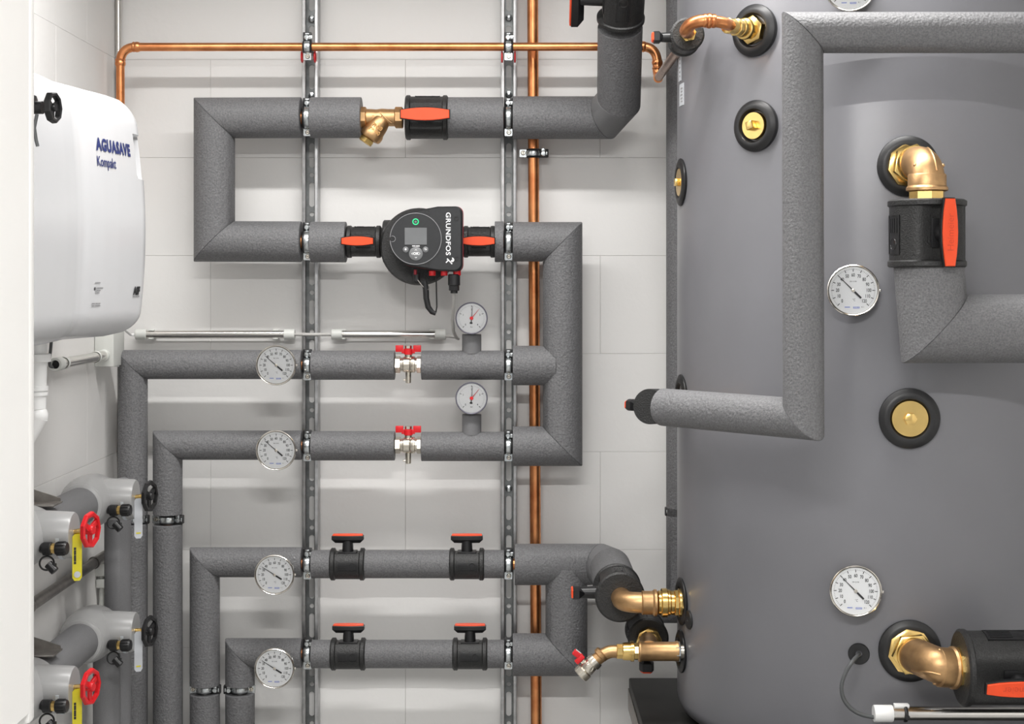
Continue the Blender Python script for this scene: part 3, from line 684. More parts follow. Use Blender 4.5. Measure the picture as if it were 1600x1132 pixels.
# ------------------------------------------------------------------ small nickel ball valves with red wings
for py, nm, turn in ((568.5, 'upper', 0), (694.5, 'lower', .25)):
    o = pt(638, py+1.5, H); root = thing('winged_ball_valve', '%s small nickel ball valve with red wing handle in pressure gauge rows' % nm, 'valve', o, 'red winged ball valves'); k = 1/sc(H)
    part('body', MB().lathe([(-13*k, .0165), (-8*k, .0178), (-7*k, .0195), (2*k, .0202), (3*k, .0188), (5*k, .0205), (10*k, .0205), (11*k, .0175), (14*k, .0175)], fr(o, X), 32), m_nickel, root)
    for a, b in ((-21, -12), (13, 20.5)): part('hex_end', MB().hexa(o+X*a*k, o+X*b*k, .0212, 6, ph=.3), m_nickel, root)
    part('stem', MB().cyl(o+Z*.015, o+Z*.034, .0062, 16).cyl(o+Z*.018, o+Z*.024, .009, 16), m_nickel, root)
    HM = fr(o, Z, x=X)
    hd = MB(HM).cyl((0, 0, 15.5*k), (0, 0, 25*k), 7*k, 24, .0015)
    for sg in (-1, 1):
        hd.box((sg*13.8*k, 0, 25*k), (12.2*k, .008, 10.5*k), bev=.0012)
        hd.box((sg*7.5*k, 0, 21*k), (6*k, .0075, 7*k), Matrix.Rotation(0, 4, 'Y'), bev=.001)
    h_ = part('wing_handle', hd, m_red, root)
    part('lock_nut', MB(HM).hexa((0, 0, 25*k), (0, 0, 30*k), 5.3*k), m_nickel, h_)
    part('drain_nipple', MB().cyl(o-Z*.018, o-Z*29*k, 4.4*k, 16, .0012).cyl(o-Z*24*k, o-Z*24*k-X*8*k, 1.3*k, 10).box(o-Z*24*k-X*7.5*k, (.003, .004, .005)), m_nickel, root)

# ------------------------------------------------------------------ bright conduits and their cable on the back wall
def conduit(x0, x1, py, label, hh=.028):
    a, b = pt(x0, py, hh), pt(x1, py, hh); root = thing('conduit_tube', label, 'conduit', a, 'bright steel conduits on back wall'); r = .0105
    part('steel_tube', MB().cyl(a+X*.02, b-X*.02, r, 28), m_chrome, root)
    for p, q in ((a, a+X*.028), (b-X*.028, b)): part('end_sleeve', MB().cyl(p, q, .0135, 28, .0015), m_fitting, root, 'off-white plastic end sleeve')
    for t in (.1, .88):
        c = a.lerp(b, t); part('clip', MB().torus(.0125, .0014, fr(c, X, x=-Y), 24, 8, 5.5, (.9, 2*PI-.9)).box(c+V(0, .018, 0), (.015, .02, .02)), m_fitting, root)
    return root
conduit(212, 461, 523, 'left bright steel conduit under the white unit, ending at left rail')
conduit(518, 697, 523, 'right bright steel conduit below pump, beside upper pressure gauge')
cb = thing('connecting_cable', 'short pale cable crossing left rail between two bright conduits', 'cable', pt(461, 523, .03))
part('cable_sheath', MB().tube([pt(455, 523, .03), pt(466, 523, .036), pt(474, 523, .048), pt(500, 523, .048), pt(510, 523, .036), pt(522, 523, .03)], .0042, 12), m_cable, cb)
cb = thing('white_cable', 'thin white cable curving from duct into left bright conduit', 'cable', pt(197, 520, .06))
part('cable_sheath', MB().tube([pt(190, 508, .10), pt(197, 517, .07), pt(204, 523, .04), pt(214, 524, .03)], .0036, 10), m_white, cb)

# ------------------------------------------------------------------ the tank
TX, TH, TR = .8035, .525, .4347
TZ0, TZ1 = .335, 2.06
tank = thing('buffer_tank', 'large grey cylindrical buffer tank with black-collared brass ports at right', 'tank', (TX, -TH, TZ0))
prof = [(TZ0, TR-.040), (TZ0+.006, TR-.026), (TZ0+.018, TR-.010), (TZ0+.034, TR-.002), (TZ0+.045, TR), (TZ1-.05, TR), (TZ1-.015, TR-.012), (TZ1, TR-.04)]
part('jacket', MB().lathe(prof, Matrix.Translation((TX, -TH, 0)), 160), m_tank, tank)
def tank_pt(px, py):
    t = (px-CX)/F; A = 1+t*t; B = -2*(t*TX+(CD-TH)); C = TX*TX+(CD-TH)**2-TR*TR; D = max(0, B*B-4*A*C)
    d = (-B-math.sqrt(D))/(2*A); x = t*d; p = V(x, -(CD-d), CZ-(py-CY)/F*d)
    n = V(p.x-TX, p.y+TH, 0).normalized(); p2 = V(TX, -TH, p.z)+n*TR; return p2, n
def rosette(p, n, r, plug=None, inner=.60, dz=1.0):
    M = fr(p, n, y=Z) @ Matrix.Diagonal((1, 1, dz, 1))
    ro = part('port_collar', MB(M).lathe([(-.02, r*.97), (.001, r*.985), (.004, r), (.007, r*.985), (.0125, r*.86), (.0145, r*.76), (.0135, r*.66), (.008, r*inner), (-.012, r*inner*.92)], n=56, caps=(False, True)), m_rubber, tank, 'black rubber collar')
    if plug:
        pl = part('brass_plug', MB(M).lathe([(-.011, plug*.99), (plug and .004, plug), (.010, plug), (.012, plug*.96)], n=40), m_brass, ro, 'turned brass plug')
    return ro, M
p, n = tank_pt(1180, 48); rosette(p, n, .0535); P_top, N_top = p, n
for px, py, r_, pl_, hub in ((1182, 197, .0525, .028, 'box'), (1420.5, 654, .0590, .036, 'hex')):
    p, n = tank_pt(px, py); ro, M = rosette(p, n, r_, pl_)
    hb = MB(M)
    if hub == 'box': hb.box((0, 0, .018), (.0165, .0165, .016), Matrix.Rotation(.25, 4, 'Z'), bev=.0012)
    else: hb.hexa((0, 0, .010), (0, 0, .020), .0125)
    part('square_key' if hub == 'box' else 'hex_key', hb, m_brass, ro)
p, n = tank_pt(1064.2, 285); ro, M = rosette(p, n, .0525, .031, dz=.5); part('square_key', MB(M).box((0, 0, .020), (.0165, .0165, .02), bev=.0012), m_brass, ro)
p, n = tank_pt(1065, 622); rosette(p, n, .052, dz=.5)
p, n = tank_pt(1065, 940); rosette(p, n, .052, dz=.5)
p, n = tank_pt(1064.5, 1018); rosette(p, n, .047, dz=.5)
p, n = tank_pt(1077, 969); part('sensor_cap', MB(fr(p, n)).lathe([(-.01, .0205), (.002, .0205), (.004, .019), (.004, .005), (.002, .003)], n=32), m_rubber, tank, 'small black cap')
P_e1, N_e1 = tank_pt(1418, 260); rosette(P_e1, N_e1, .0592, inner=.72)
P_e2, N_e2 = tank_pt(1421, 1017); rosette(P_e2, N_e2, .0605, inner=.72)
# labels stuck to the jacket near its left edge: curved plates
def sticker(px, py, dx, hz, lift):
    p, n = tank_pt(px, py); a = math.atan2(-n.x, -n.y); Mx = fr((TX, -TH, p.z), -Y, x=Z)      # local x up, angle from -Y
    MB_ = MB(Mx).patch(-hz/2, hz/2, a-dx, a+dx, TR-.001, TR+.0004+lift)
    return MB_, Mx, a
for py, hz, dx, nm in ((105, .062, .035, 'paper_label'), (148, .048, .05, 'paper_label')):
    mbk, Mx, a = sticker(1065 if py > 120 else 1062.5, py, dx, hz, .0006); lb = part(nm, mbk, m_label, tank, 'small pale sticker')
    ink = MB(Mx)
    for i in range(5): ink.patch(-hz*.36+i*hz*.15, -hz*.36+i*hz*.15+.0035, a-dx*.6, a+dx*(.1+.1*(i % 3)), TR, TR+.0014)
    part('label_print', ink, m_grey, lb)
vf = None
for px, py, nm, vl in ((1333, 454, 'middle dial thermometer on the tank, left of big upright valve', 40), (1337, 924, 'lower dial thermometer on the tank, above grey sensor cable', 40), (1328, -22, 'thermometer cut off by top edge, above foam pipe on tank', 40)):
    p, n = tank_pt(px, py); nn = (n+V(0, -1.2, 0)).normalized()
    sf = (CD-.99)/(CD-.96)
    thermometer(pt(px, py, -p.y+.028), nn, .0505, nm, .045, vl, 'tank thermometers')
p, n = tank_pt(1342, 1022)
gr = part('cable_grommet', MB(fr(p, n)).lathe([(-.006, .0208), (.002, .0208), (.0045, .0195), (.0045, .007), (-.004, .006)], n=36), m_rubber, tank, 'round black grommet')
cb = thing('sensor_cable', 'dark grey cable curving from round grommet to conduit at bottom right', 'cable', p)
cpts = [p-n*.004, p+n*.012, pt(1333, 1033, 1.0), pt(1322, 1050, 1.005), pt(1315, 1072, 1.005), pt(1318, 1092, 1.005), pt(1330, 1108, 1.005), pt(1348, 1118, 1.005), pt(1372, 1122, 1.005)]
def smooth_path(P, k=5):
    out = []; P = [Vector(q) for q in P]
    for i in range(len(P)-1):
        p0 = P[max(0, i-1)]; p1 = P[i]; p2 = P[i+1]; p3 = P[min(len(P)-1, i+2)]
        for j in range(k):
            t = j/k; out.append(.5*((2*p1)+(p2-p0)*t+(2*p0-5*p1+4*p2-p3)*t*t+(3*p1-p0-3*p2+p3)*t**3))
    return out+[P[-1]]
part('cable_sheath', MB().tube(smooth_path(cpts), .0039, 12), m_dcable, cb)
a, b = pt(1365, 1115.5, 1.005), pt(1660, 1115.5, 1.005)
cd = thing('conduit_tube', 'bright steel conduit with white end and black tie at bottom right', 'conduit', a)
part('steel_tube', MB().cyl(a+X*.02, b, .0135, 28), m_chrome, cd)
part('end_sleeve', MB().lathe([(0, .0155), (.001, .0162), (.034, .0162), (.036, .0152)], fr(a, X), 32), m_white, cd, 'white plastic end sleeve')
part('clip', MB().box(a+V(.053, 0, .0155), (.028, .014, .006), bev=.001), m_white, cd)
part('cable_tie', MB().torus(.0145, .0022, fr(a+X*.060, X), 28, 8, 1.6).box(a+V(.061, -.016, -.004), (.008, .006, .008), bev=.001), m_black, cd, 'black cable tie')

# ------------------------------------------------------------------ plinth under the tank
pl = thing('tank_plinth', 'black plinth under tank, its corner showing at bottom', 'plinth', (.80, -.65, 0))
part('top_plate', MB().box((.8085, -.66, .3225), (1.05, .92, .025), bev=.003), m_plinth, pl)
for sx, sy in ((.31, -.23), (1.3, -.23), (.31, -1.09), (1.3, -1.09)): part('leg', MB().box((sx, sy, .155), (.04, .04, .31), bev=.002), m_steel, pl)
part('edge_frame', MB().box((.2845, -.66, .285), (.006, .92, .05)), m_dksteel, pl)
part('edge_frame', MB().box((1.3325, -.66, .285), (.006, .92, .05)), m_dksteel, pl)
part('cross_panel', MB().box((.8085, -.24, .16), (.98, .01, .25)), m_plinth, pl)

# ------------------------------------------------------------------ brass and bronze fittings at the tank
# upper elbow to the upright valve
top = pt(1448.5, 313, 1.06); el = thing('bronze_elbow', 'bronze elbow turning down into the big upright black valve', 'pipe fitting', P_e1)
d1 = (V(top.x, -1.06, P_e1.z+.004)-P_e1).normalized()
part('hex_nut', MB().hexa(P_e1-d1*.004, P_e1+d1*.016, .0440, 8, ph=.2), m_brass, el)
part('hex_nut', MB().hexa(P_e1+d1*.022, P_e1+d1*.036, .0405, 6, ph=.35), m_brass, el)
part('thread', MB().cyl(P_e1+d1*.01, P_e1+d1*.05, .034, 32), m_brass, el)
c0 = V(top.x, -1.06, P_e1.z+.002)
body = [P_e1+d1*.034]+arc3(P_e1+d1*.046, c0, c0-Z*.040, 12)
part('elbow_body', MB().tube(body, .0325, 32), m_bronze, el)
part('collar', MB().lathe([(0, .0335), (.003, .0355), (.022, .0355), (.026, .0385), (.031, .0385), (.033, .034)], fr(c0-Z*.024, -Z), 40), m_bronze, el)
part('union', MB().hexa(c0-Z*.055, top-Z*.006, .0335, 8), m_brass, el)
part('casting_rib', rib(body, 4, 11, (.35, -.8, .6), .0322, .0022), m_bronze, el)
for q in (body[8]+V(-.024, -.020, .006), body[9]+V(.030, -.008, .010)): part('casting_lug', MB().ball(q, .0036), m_bronze, el)
# lower elbow to the valve lying on its side
vl = pt(1504, 1043, 1.08); el = thing('bronze_elbow', 'bronze elbow from lowest tank port into the sideways black valve', 'pipe fitting', P_e2)
d1 = (V(0, -1, 0)*.9+N_e2*.3).normalized()
part('hex_nut', MB().hexa(P_e2-d1*.004, P_e2+d1*.018, .0450, 8, ph=.2), m_brass, el)
part('hex_nut', MB().hexa(P_e2+d1*.024, P_e2+d1*.040, .0410, 6, ph=.1), m_brass, el)
part('thread', MB().cyl(P_e2+d1*.01, P_e2+d1*.05, .034, 32), m_brass, el)
e0 = P_e2+d1*.036; ctl = V(P_e2.x+.016, vl.y-.012, vl.z+.006)
body = arc3(e0, ctl, vl-X*.036, 14)
part('elbow_body', MB().tube(body, .0335, 32), m_bronze, el)
part('collar', MB().lathe([(0, .0335), (.003, .0365), (.026, .0365), (.030, .0395), (.035, .0395), (.037, .034)], fr(vl-X*.048, (vl-ctl)+X*.02), 40), m_bronze, el)
part('union', MB().hexa(vl-X*.012, vl+X*.012, .0375, 8), m_brass, el)
part('casting_rib', rib(body, 4, 12, (-.2, -.9, -.25), .0332, .0024), m_bronze, el)
part('casting_lug', MB().ball(body[8]+V(.006, -.016, .029), .0042), m_bronze, el); part('casting_lug', MB().ball(body[9]+V(-.006, -.012, -.031), .0042), m_bronze, el)
# copper swan neck from the small top valve to the upper port
vf0 = V(TB.x-.004, -.822, TB.z); sw = thing('copper_connector', 'short bent copper connector with brass hexagons into topmost tank port', 'pipe fitting', P_top)
q1 = P_top+N_top*.105
part('hex_nut', MB().hexa(vf0+Y*.01, vf0-Y*.008, .0165, 6, ph=.2), m_brass, sw); part('hex_nut', MB().hexa(vf0-Y*.008, vf0-Y*.020, .0145, 8), m_brass, sw)
P1 = smooth_path([vf0-Y*.012, pt(1071, 48, .885), pt(1079, 38, .91), pt(1093, 33, .925), pt(1108, 32.5, .930)], 6)
P2 = smooth_path([pt(1106, 32.5, .930), pt(1122, 34, .926), pt(1134, 37, .915), P_top+N_top*.075], 6)
part('copper_bend', MB().tube(P1, .0125, 24), m_copper, sw)
part('copper_bend', MB().tube(P2, .0118, 24), m_copper, sw)
mid = pt(1108, 32.5, .930); dm = (pt(1122, 34, .926)-pt(1095, 33, .928)).normalized()
for t_, r_ in ((-.008, .0138), (.0, .0152), (.009, .0140)): part('press_collar', MB().lathe([(-.004, r_*.93), (-.002, r_), (.002, r_), (.004, r_*.93)], fr(mid+dm*t_, dm), 24), m_copper, sw)
for a_, b_, r_, n_ in ((.078, .092, .0158, 24), (.066, .079, .0150, 24), (.054, .067, .0182, 8), (.038, .053, .0178, 24), (.030, .039, .0215, 24), (.018, .031, .0205, 8), (.002, .019, .0295, 6)):
    part('hex_nut' if n_ < 20 else 'ring', MB().hexa(P_top+N_top*a_, P_top+N_top*b_, r_, n_, ph=.3), m_brass, sw)
# bronze elbow between round valve and tank at left
v0 = V(X9+.002, -.532, Z9); el = thing('bronze_elbow', 'bronze elbow with brass union from large round black valve to tank edge', 'pipe fitting', v0)
ZB = Z9+.004
k1 = V(X9+.002, -.588, Z9); k2 = V(X9+.050, -.588, Z9)
part('elbow_body', MB().tube([v0+Y*.004]+arc3(v0-Y*.012, k1, k2, 12)+[k2+X*.006], .0225, 32), m_bronze, el)
part('collar', MB().lathe([(0, .0228), (.002, .0262), (.006, .0255), (.024, .0255), (.028, .0290), (.033, .0290), (.035, .024)], fr(k2-X*.008, X), 36), m_bronze, el)
xa = k2.x+.028
for a_, b_, r_, n_ in ((0, .010, .0265, 32), (.008, .028, .0315, 12), (.027, .034, .028, 32), (.034, .046, .0262, 32), (.045, .058, .0290, 8), (.057, .066, .0305, 32), (.062, .080, .0300, 8)):
    part('hex_nut' if n_ < 20 else 'ring', MB().hexa(V(xa+a_*.78, -.588, Z9), V(xa+b_*.78, -.588, Z9), r_, n_, ph=.2), m_brass, el)
# bronze tee with drain tap
zt = pt(1020, 1019, .60); hT = .60
te = thing('bronze_tee', 'bronze tee on tank edge below round valve, carrying the drain tap', 'pipe fitting', zt)
def q(px, py=1018.5): return pt(px, py, hT)
part('tee_body', MB().lathe([(0, .020), (.002, .0225), (.006, .0225), (.009, .0205), (.079, .0205), (.083, .0225), (.087, .0225), (.089, .020)], fr(q(997), X), 36), m_bronze, te)
part('steel_nut', MB().hexa(q(1055), q(1063), .0228, 8, ph=.2), m_zinc, te); part('nipple', MB().cyl(q(1050), q(1068), .017, 28), m_nickel, te)
part('branch', MB().cyl(V(.309, -0.442, .487), q(1014)+Z*.003, .0205, 28), m_bronze, te)
part('hex_nut', MB().hexa(V(.309, -0.455, .488), V(.309, -0.474, .486), .029, 8, ph=.1), m_brass, te); part('hex_nut', MB().hexa(V(.309, -0.476, .486), V(.309, -0.497, .485), .026, 8, ph=.3), m_brass, te)
part('hex_nut', MB().hexa(q(990), q(998), .0185, 8), m_brass, te)
part('union_nut', MB().lathe([(0, .0165), (.002, .0185), (.010, .0195), (.018, .0195), (.0185, .0218), (.025, .0218), (.026, .018)], fr(q(972), X), 36), m_brass, te); part('hex_nut', MB().hexa(q(963), q(973), .0165, 8, ph=.2), m_brass, te)
dp = thing('drain_tap', 'nickel drain tap with red lever slanting down left of bronze tee', 'tap', q(935, 1030))
A0, A1, A2 = q(966), q(944), q(930, 1033)
part('bronze_bend', MB().tube([A0]+arc3(A0.lerp(A1, .4), A1+X*.004, A2, 10), .0138, 24).lathe([(0, .0145), (.002, .0168), (.010, .0168), (.012, .014)], fr(A1.lerp(A2, .1), A2-A1), 28), m_bronze, dp)
KT = 1.2
dt = (q(906, 1056)-A2).normalized(); LT = (q(906, 1056)-A2).length
part('tap_body', MB().lathe([(z_, r_*1.2) for z_, r_ in [(-.004, .0138), (.004, .0150), (.009, .0150), (.010, .0125), (.014, .0128), (.026, .0138), (.029, .0125), (.031, .0155), (LT-.002, .0155), (LT, .0135), (LT, .009), (LT-.01, .008)]], fr(A2, dt), 28), m_nickel, dp)
part('side_boss', MB().lathe([(0, .0125), (.013, .0100), (.0145, .0085)], fr(A2+dt*.018, -Y), 20), m_nickel, dp)
up_ = V(dt.z, 0, -dt.x); up_ = up_ if up_.z > 0 else -up_
sb = A2+dt*.020
part('lever_stem', MB().cyl(sb, sb+up_*.020, .0065, 14), m_nickel, dp)
part('red_lever', MB(fr(sb+up_*.022, up_, x=-dt+up_*.0)).box((-.002, 0, .004), (.022, .013, .011), bev=.002).box((.004, 0, .014), (.013, .012, .022), Matrix.Rotation(-.15, 4, 'Y'), bev=.002), m_red, dp)
part('lever_tip', MB(fr(sb+up_*.022, up_, x=-dt)).box((.0095, 0, .016), (.003, .009, .014), Matrix.Rotation(-.15, 4, 'Y'), bev=.0008), m_fitting, dp)
# brass neck between left tank valve and hidden port
v7 = pt(1034, 636.5, .885)+dl*.05; p7, n7 = tank_pt(1062.5, 622)
nk = thing('brass_neck', 'dark brass neck joining left tank valve to the port behind it', 'pipe fitting', v7)
part('neck_tube', MB().tube(arc3(v7-dl*.01, v7+dl*.035, p7+n7*.004, 10), .016, 20), m_bronze, nk)

# ------------------------------------------------------------------ left side: white wall unit
un = thing('wall_water_unit', 'white moulded water unit with blue lettering hung on left wall', 'water unit', (-.9, -1.2, 1.2))
per = [(-1.004, .70), (-.90, .695), (-.835, .698), (-.797, .704), (-.775, .716), (-.763, .738), (-.7605, .765), (-.768, .83), (-.777, .90), (-.788, .97), (-.800, 1.03), (-.8055, 1.05), (-.8085, 1.08), (-.806, 1.16), (-.803, 1.35), (-.80, 1.75), (-.86, 1.78), (-1.004, 1.78)]
# resample the perimeter finely
def resample(P, step):
    out = []
    for (a, b) in zip(P, P[1:]):
        L = math.hypot(b[0]-a[0], b[1]-a[1]); n_ = max(1, int(L/step))
        for i in range(n_): out.append((a[0]+(b[0]-a[0])*i/n_, a[1]+(b[1]-a[1])*i/n_))
    return out+[P[-1]]
PP = resample(per, .009)
ztop, zbot = 1.676, 1.186
def inset(z):
    t = (z-zbot)/(ztop-zbot); e = 0
    if t < .10: e = .070*(1-math.sqrt(max(0, 1-(1-t/.10)**2)))
    if t > .88: e = max(e, .055*(1-math.sqrt(max(0, 1-((t-.88)/.12)**2))))
    e += .022*(2*t-.88)**2 if t > .44 else .016*(1-t/.44)**2
    return e
vs = []; fs = []; nz = 64; npp = len(PP)
for j in range(nz+1):
    z = zbot+(ztop-zbot)*j/nz; e = inset(z)
    for (x, h) in PP:
        # shrink towards the wall and from the far end
        fx = max(0, min(1, (x+1.004)/.2)); fh = max(0, 1-(h-.69)/.22)
        x2 = x-e*fx*.8; h2 = h+e*fh*1.0
        if h > 1.045: z2 = z-.006*min(1, (h-1.045)/.05)*max(0, 1-(z-zbot)/.12)
        else: z2 = z
        # grip pocket near the far edge
        if 1.508 < z < 1.592 and .730 < h < .790: x2 -= .020
        vs.append((x2, -h2, z2))
for j in range(nz):
    for i in range(npp-1): fs.append((j*npp+i, (j+1)*npp+i, (j+1)*npp+i+1, j*npp+i+1))
fs.append(tuple(reversed(range(npp)))); fs.append(tuple(nz*npp+i for i in range(npp)))
part('moulded_cover', MB().add(vs, fs), m_unit, un, smooth=50)
def face_pt(h, z):
    for (x0, h0), (x1, h1) in zip(per, per[1:]):
        if h0 <= h <= h1 and h1 > h0 and x0 > -.9 and h0 >= .70:
            t = (h-h0)/(h1-h0); return V(x0+(x1-x0)*t-inset(z)*.8, -(h+inset(z)*max(0, 1-(h-.69)/.22)), z)
def printed(name, body, h0, h1, z, size, mat, sx=1.0, off=0, space=1.0):
    """lettering wrapped onto the curved front of the unit; reads from near (large h) to far"""
    vf = bars(body, size) if isinstance(body, tuple) else text(body, size, sx, off, space); xs = [v.x for v in vf[0]]; a, b = min(xs), max(xs); vv = []
    for v in vf[0]:
        h = h0+(h1-h0)*(v.x-a)/(b-a); f_ = face_pt(h, z+v.y); vv.append(f_+V(.0012, -.0004, 0))
    return part(name, MB().add(vv, vf[1]), mat, un, smooth=0)
def hpx(px, z=1.5):            # depth at which the unit's front shows at this picture column, found by search
    best = min((abs((CX+face_pt(.74+i*.002, z).x*sc(-face_pt(.74+i*.002, z).y))-px), .74+i*.002) for i in range(200)); return best[1]
printed('lettering', 'AGUASAVE', hpx(149, 1.56), hpx(202.5, 1.56), 1.3-(229-438)/800., .0315, m_blue, off=.0017, space=1.14)
printed('small_lettering', 'Kompakt', hpx(151.5, 1.52), hpx(181.5, 1.52), 1.3-(249.5-438)/825., .0275, m_blue, off=.0004)
printed('maker_logo', 'ASF', hpx(209), hpx(219), 1.3-(455-438)/757., .0205, m_ink, off=.0016)
printed('maker_subtitle', (.3, .3, .3), hpx(209), hpx(219), 1.3-(463-438)/757., .003, m_grey)
for body, pa, pb, py in (((1,), 148, 156.5, 442), ((1,), 151.5, 161, 450), ((.6, .4), 151.5, 157.5, 453.7), ((1,), 151.5, 156, 457.3), ((.4, .3, .3), 145, 159, 473.5), ((.3, .6), 145, 159, 477)):
    printed('fine_print', body, hpx(pa), hpx(pb), 1.3-(py-438)/790., .0022, m_grey)
printed('emblem', (1,), hpx(147.2), hpx(149.2), 1.3-(451-438)/790., .006, m_ink)
printed('emblem', (1,), hpx(150.1), hpx(150.6), 1.3-(454-438)/790., .014, m_grey)

# drain pipe below the unit
XD, HD = -.905, 1.02
dr = thing('drain_pipe', 'white plastic drain pipe with collars under the white unit', 'pipe', (XD, -HD, 1.2))
s1 = sc(HD); zz = lambda py: CZ-(py-438)/s1
def rp(px): return (px-(800+XD*s1))/s1
part('pipe', MB().lathe([(zz(648), .016), (zz(625), .0185), (zz(560), .0205), (zz(520), .0205)], Matrix.Translation((XD, -HD, 0)), 28), m_white, dr)
for ya, yb, r_ in ((566, 553, .0275), (611, 603, .0225), (619, 613, .022), (640, 622, .0185)): part('collar', MB().lathe([(zz(ya), r_-.002), (zz(ya)+.001, r_), (zz(yb)-.001, r_), (zz(yb), r_-.002)], Matrix.Translation((XD, -HD, 0)), 28), m_white, dr)
part('trap_bend', MB().ball((XD+.002, -HD, zz(650)), .0205).cyl((XD+.004, -HD, zz(650)), (XD-.02, -HD, zz(684)), .0195, 24), m_white, dr)
# electrical duct in the corner, conduit from it, strap
du = thing('cable_duct', 'off-white box of cable duct in the corner behind white unit', 'cable duct', (-.984, -.17, 1.09))
part('duct_body', MB().box((-.984, -.168, 1.175), (.046, .104, .168), bev=.002), m_fitting, du)
part('duct_foot', MB().box((-.966, -.128, 1.0895), (.03, .03, .006), bev=.001), m_white, du)
for z in (1.118, 1.183): part('knockout', MB().torus(.0135, .0012, fr((-.984, -.2205, z), -Y), 24, 8), m_fitting, du)
cd = thing('conduit_stub', 'short bright conduit with dark open end pointing at viewer, under white unit', 'conduit', (-.984, -.6, 1.12))
a, b = V(-.984, -.215, 1.118), V(-.984, -.62, 1.118)
part('steel_tube', MB().cyl(a, b+Y*.02, .0118, 28), m_chrome, cd)
part('end_sleeve', MB().lathe([(0, .0148), (.035, .0148), (.037, .0138), (.037, .0095), (.008, .0090)], fr(b+Y*.03, -Y), 28, caps=(True, True)), m_fitting, cd)
part('bore_shade_disc', MB().lathe([(0, .0092), (.002, .0092)], fr(b+Y*.006, -Y), 24), m_ink, cd, 'black disc painting the shade inside the hollow end')  # black disc inside the sleeve, its colour stands in for shade in the bore
part('end_sleeve', MB().cyl(a-Y*.02, a+Y*.001, .0142, 28, .001), m_fitting, cd)
for t in (.2, .85): part('clip', MB().torus(.0133, .0014, fr(a.lerp(b, t), -Y), 24, 8, 4).box(a.lerp(b, t)+V(-.014, 0, 0), (.02, .012, .016)), m_fitting, cd)
sp_ = thing('strap', 'dark grey strap hanging from white unit to the open conduit end', 'strap', pt(82, 534, .72))
part('strap_band', MB().tube(smooth_path([pt(80.5, 530, .72), pt(79, 548, .70), pt(77.5, 562, .68), pt(78, 572, .665), pt(82, 574, .655)]), .0033, 8), m_dcable, sp_)
cs = thing('corner_conduit', 'bare steel conduit rising in the corner behind copper bend', 'conduit', pt(186, 480, .03))
part('steel_tube', MB().cyl(pt(186.5, 520, .022), pt(184.5, -120, .022), .0078, 20), m_chrome, cs)
# slanting dull conduit along left wall and the twin white conduits with clips
cl = thing('wall_conduit', 'dull grey conduit running along left wall, lower left', 'conduit', (-.985, -.25, .632))
part('tube', MB().cyl((-.987, -.20, .632), (-.987, -2.1, .632), .0125, 24, .002), m_dksteel, cl)
for h_ in (.30, .8): part('clip', MB().torus(.0138, .0014, fr((-.987, -h_, .632), -Y), 20, 8, 4), m_dksteel, cl)
tw = thing('twin_conduit', 'pair of white vertical conduits with clips in lower left corner', 'conduit', (-.985, -.2, .5))
for x_, h_ in ((-.995, .195), (-.978, .205)): part('tube', MB().cyl((x_, -h_, 0.02), (x_, -h_, .62), .0075, 16), m_fitting, tw)
for z_, w_ in ((.565, .040), (.598, .052), (.50, .04)): part('clip', MB().box((-.986, -.20, z_), (w_, .024, .021 if w_ < .05 else .03), bev=.002), m_fitting, tw)

# ------------------------------------------------------------------ left side: balancing valves and their lines
def handwheel(root, c, axis, R, mat, nm='handwheel'):
    M = fr(c, axis, y=Z); ng = 9
    w_ = part(nm, MB(M).lathe([(-.0035, R*.80), (-.0045, R*.97), (-.003, R*1.03), (.003, R*1.01), (.0045, R*.95), (.0035, R*.78), (-.0035, R*.80)], n=ng, caps=(False, False)), mat, root, smooth=12)
    spk = MB(M); k = R/.0345
    for i in range(3):
        a = 2*PI*i/3+.5; spk.prism([(.004*k, -.0060*k), (R*.86, -.0048*k), (R*.86, .0048*k), (.004*k, .0060*k)], -.0035*k, .0015*k, Matrix.Rotation(a, 4, 'Z'), ch=.0008)
    part('spokes', spk, mat, w_)
    part('hub', MB(M).lathe([(-.016*k, .0075*k), (-.014*k, .0090*k), (.004*k, .0095*k), (.007*k, .008*k)], n=20), mat, w_)
    return w_
XA = -.940
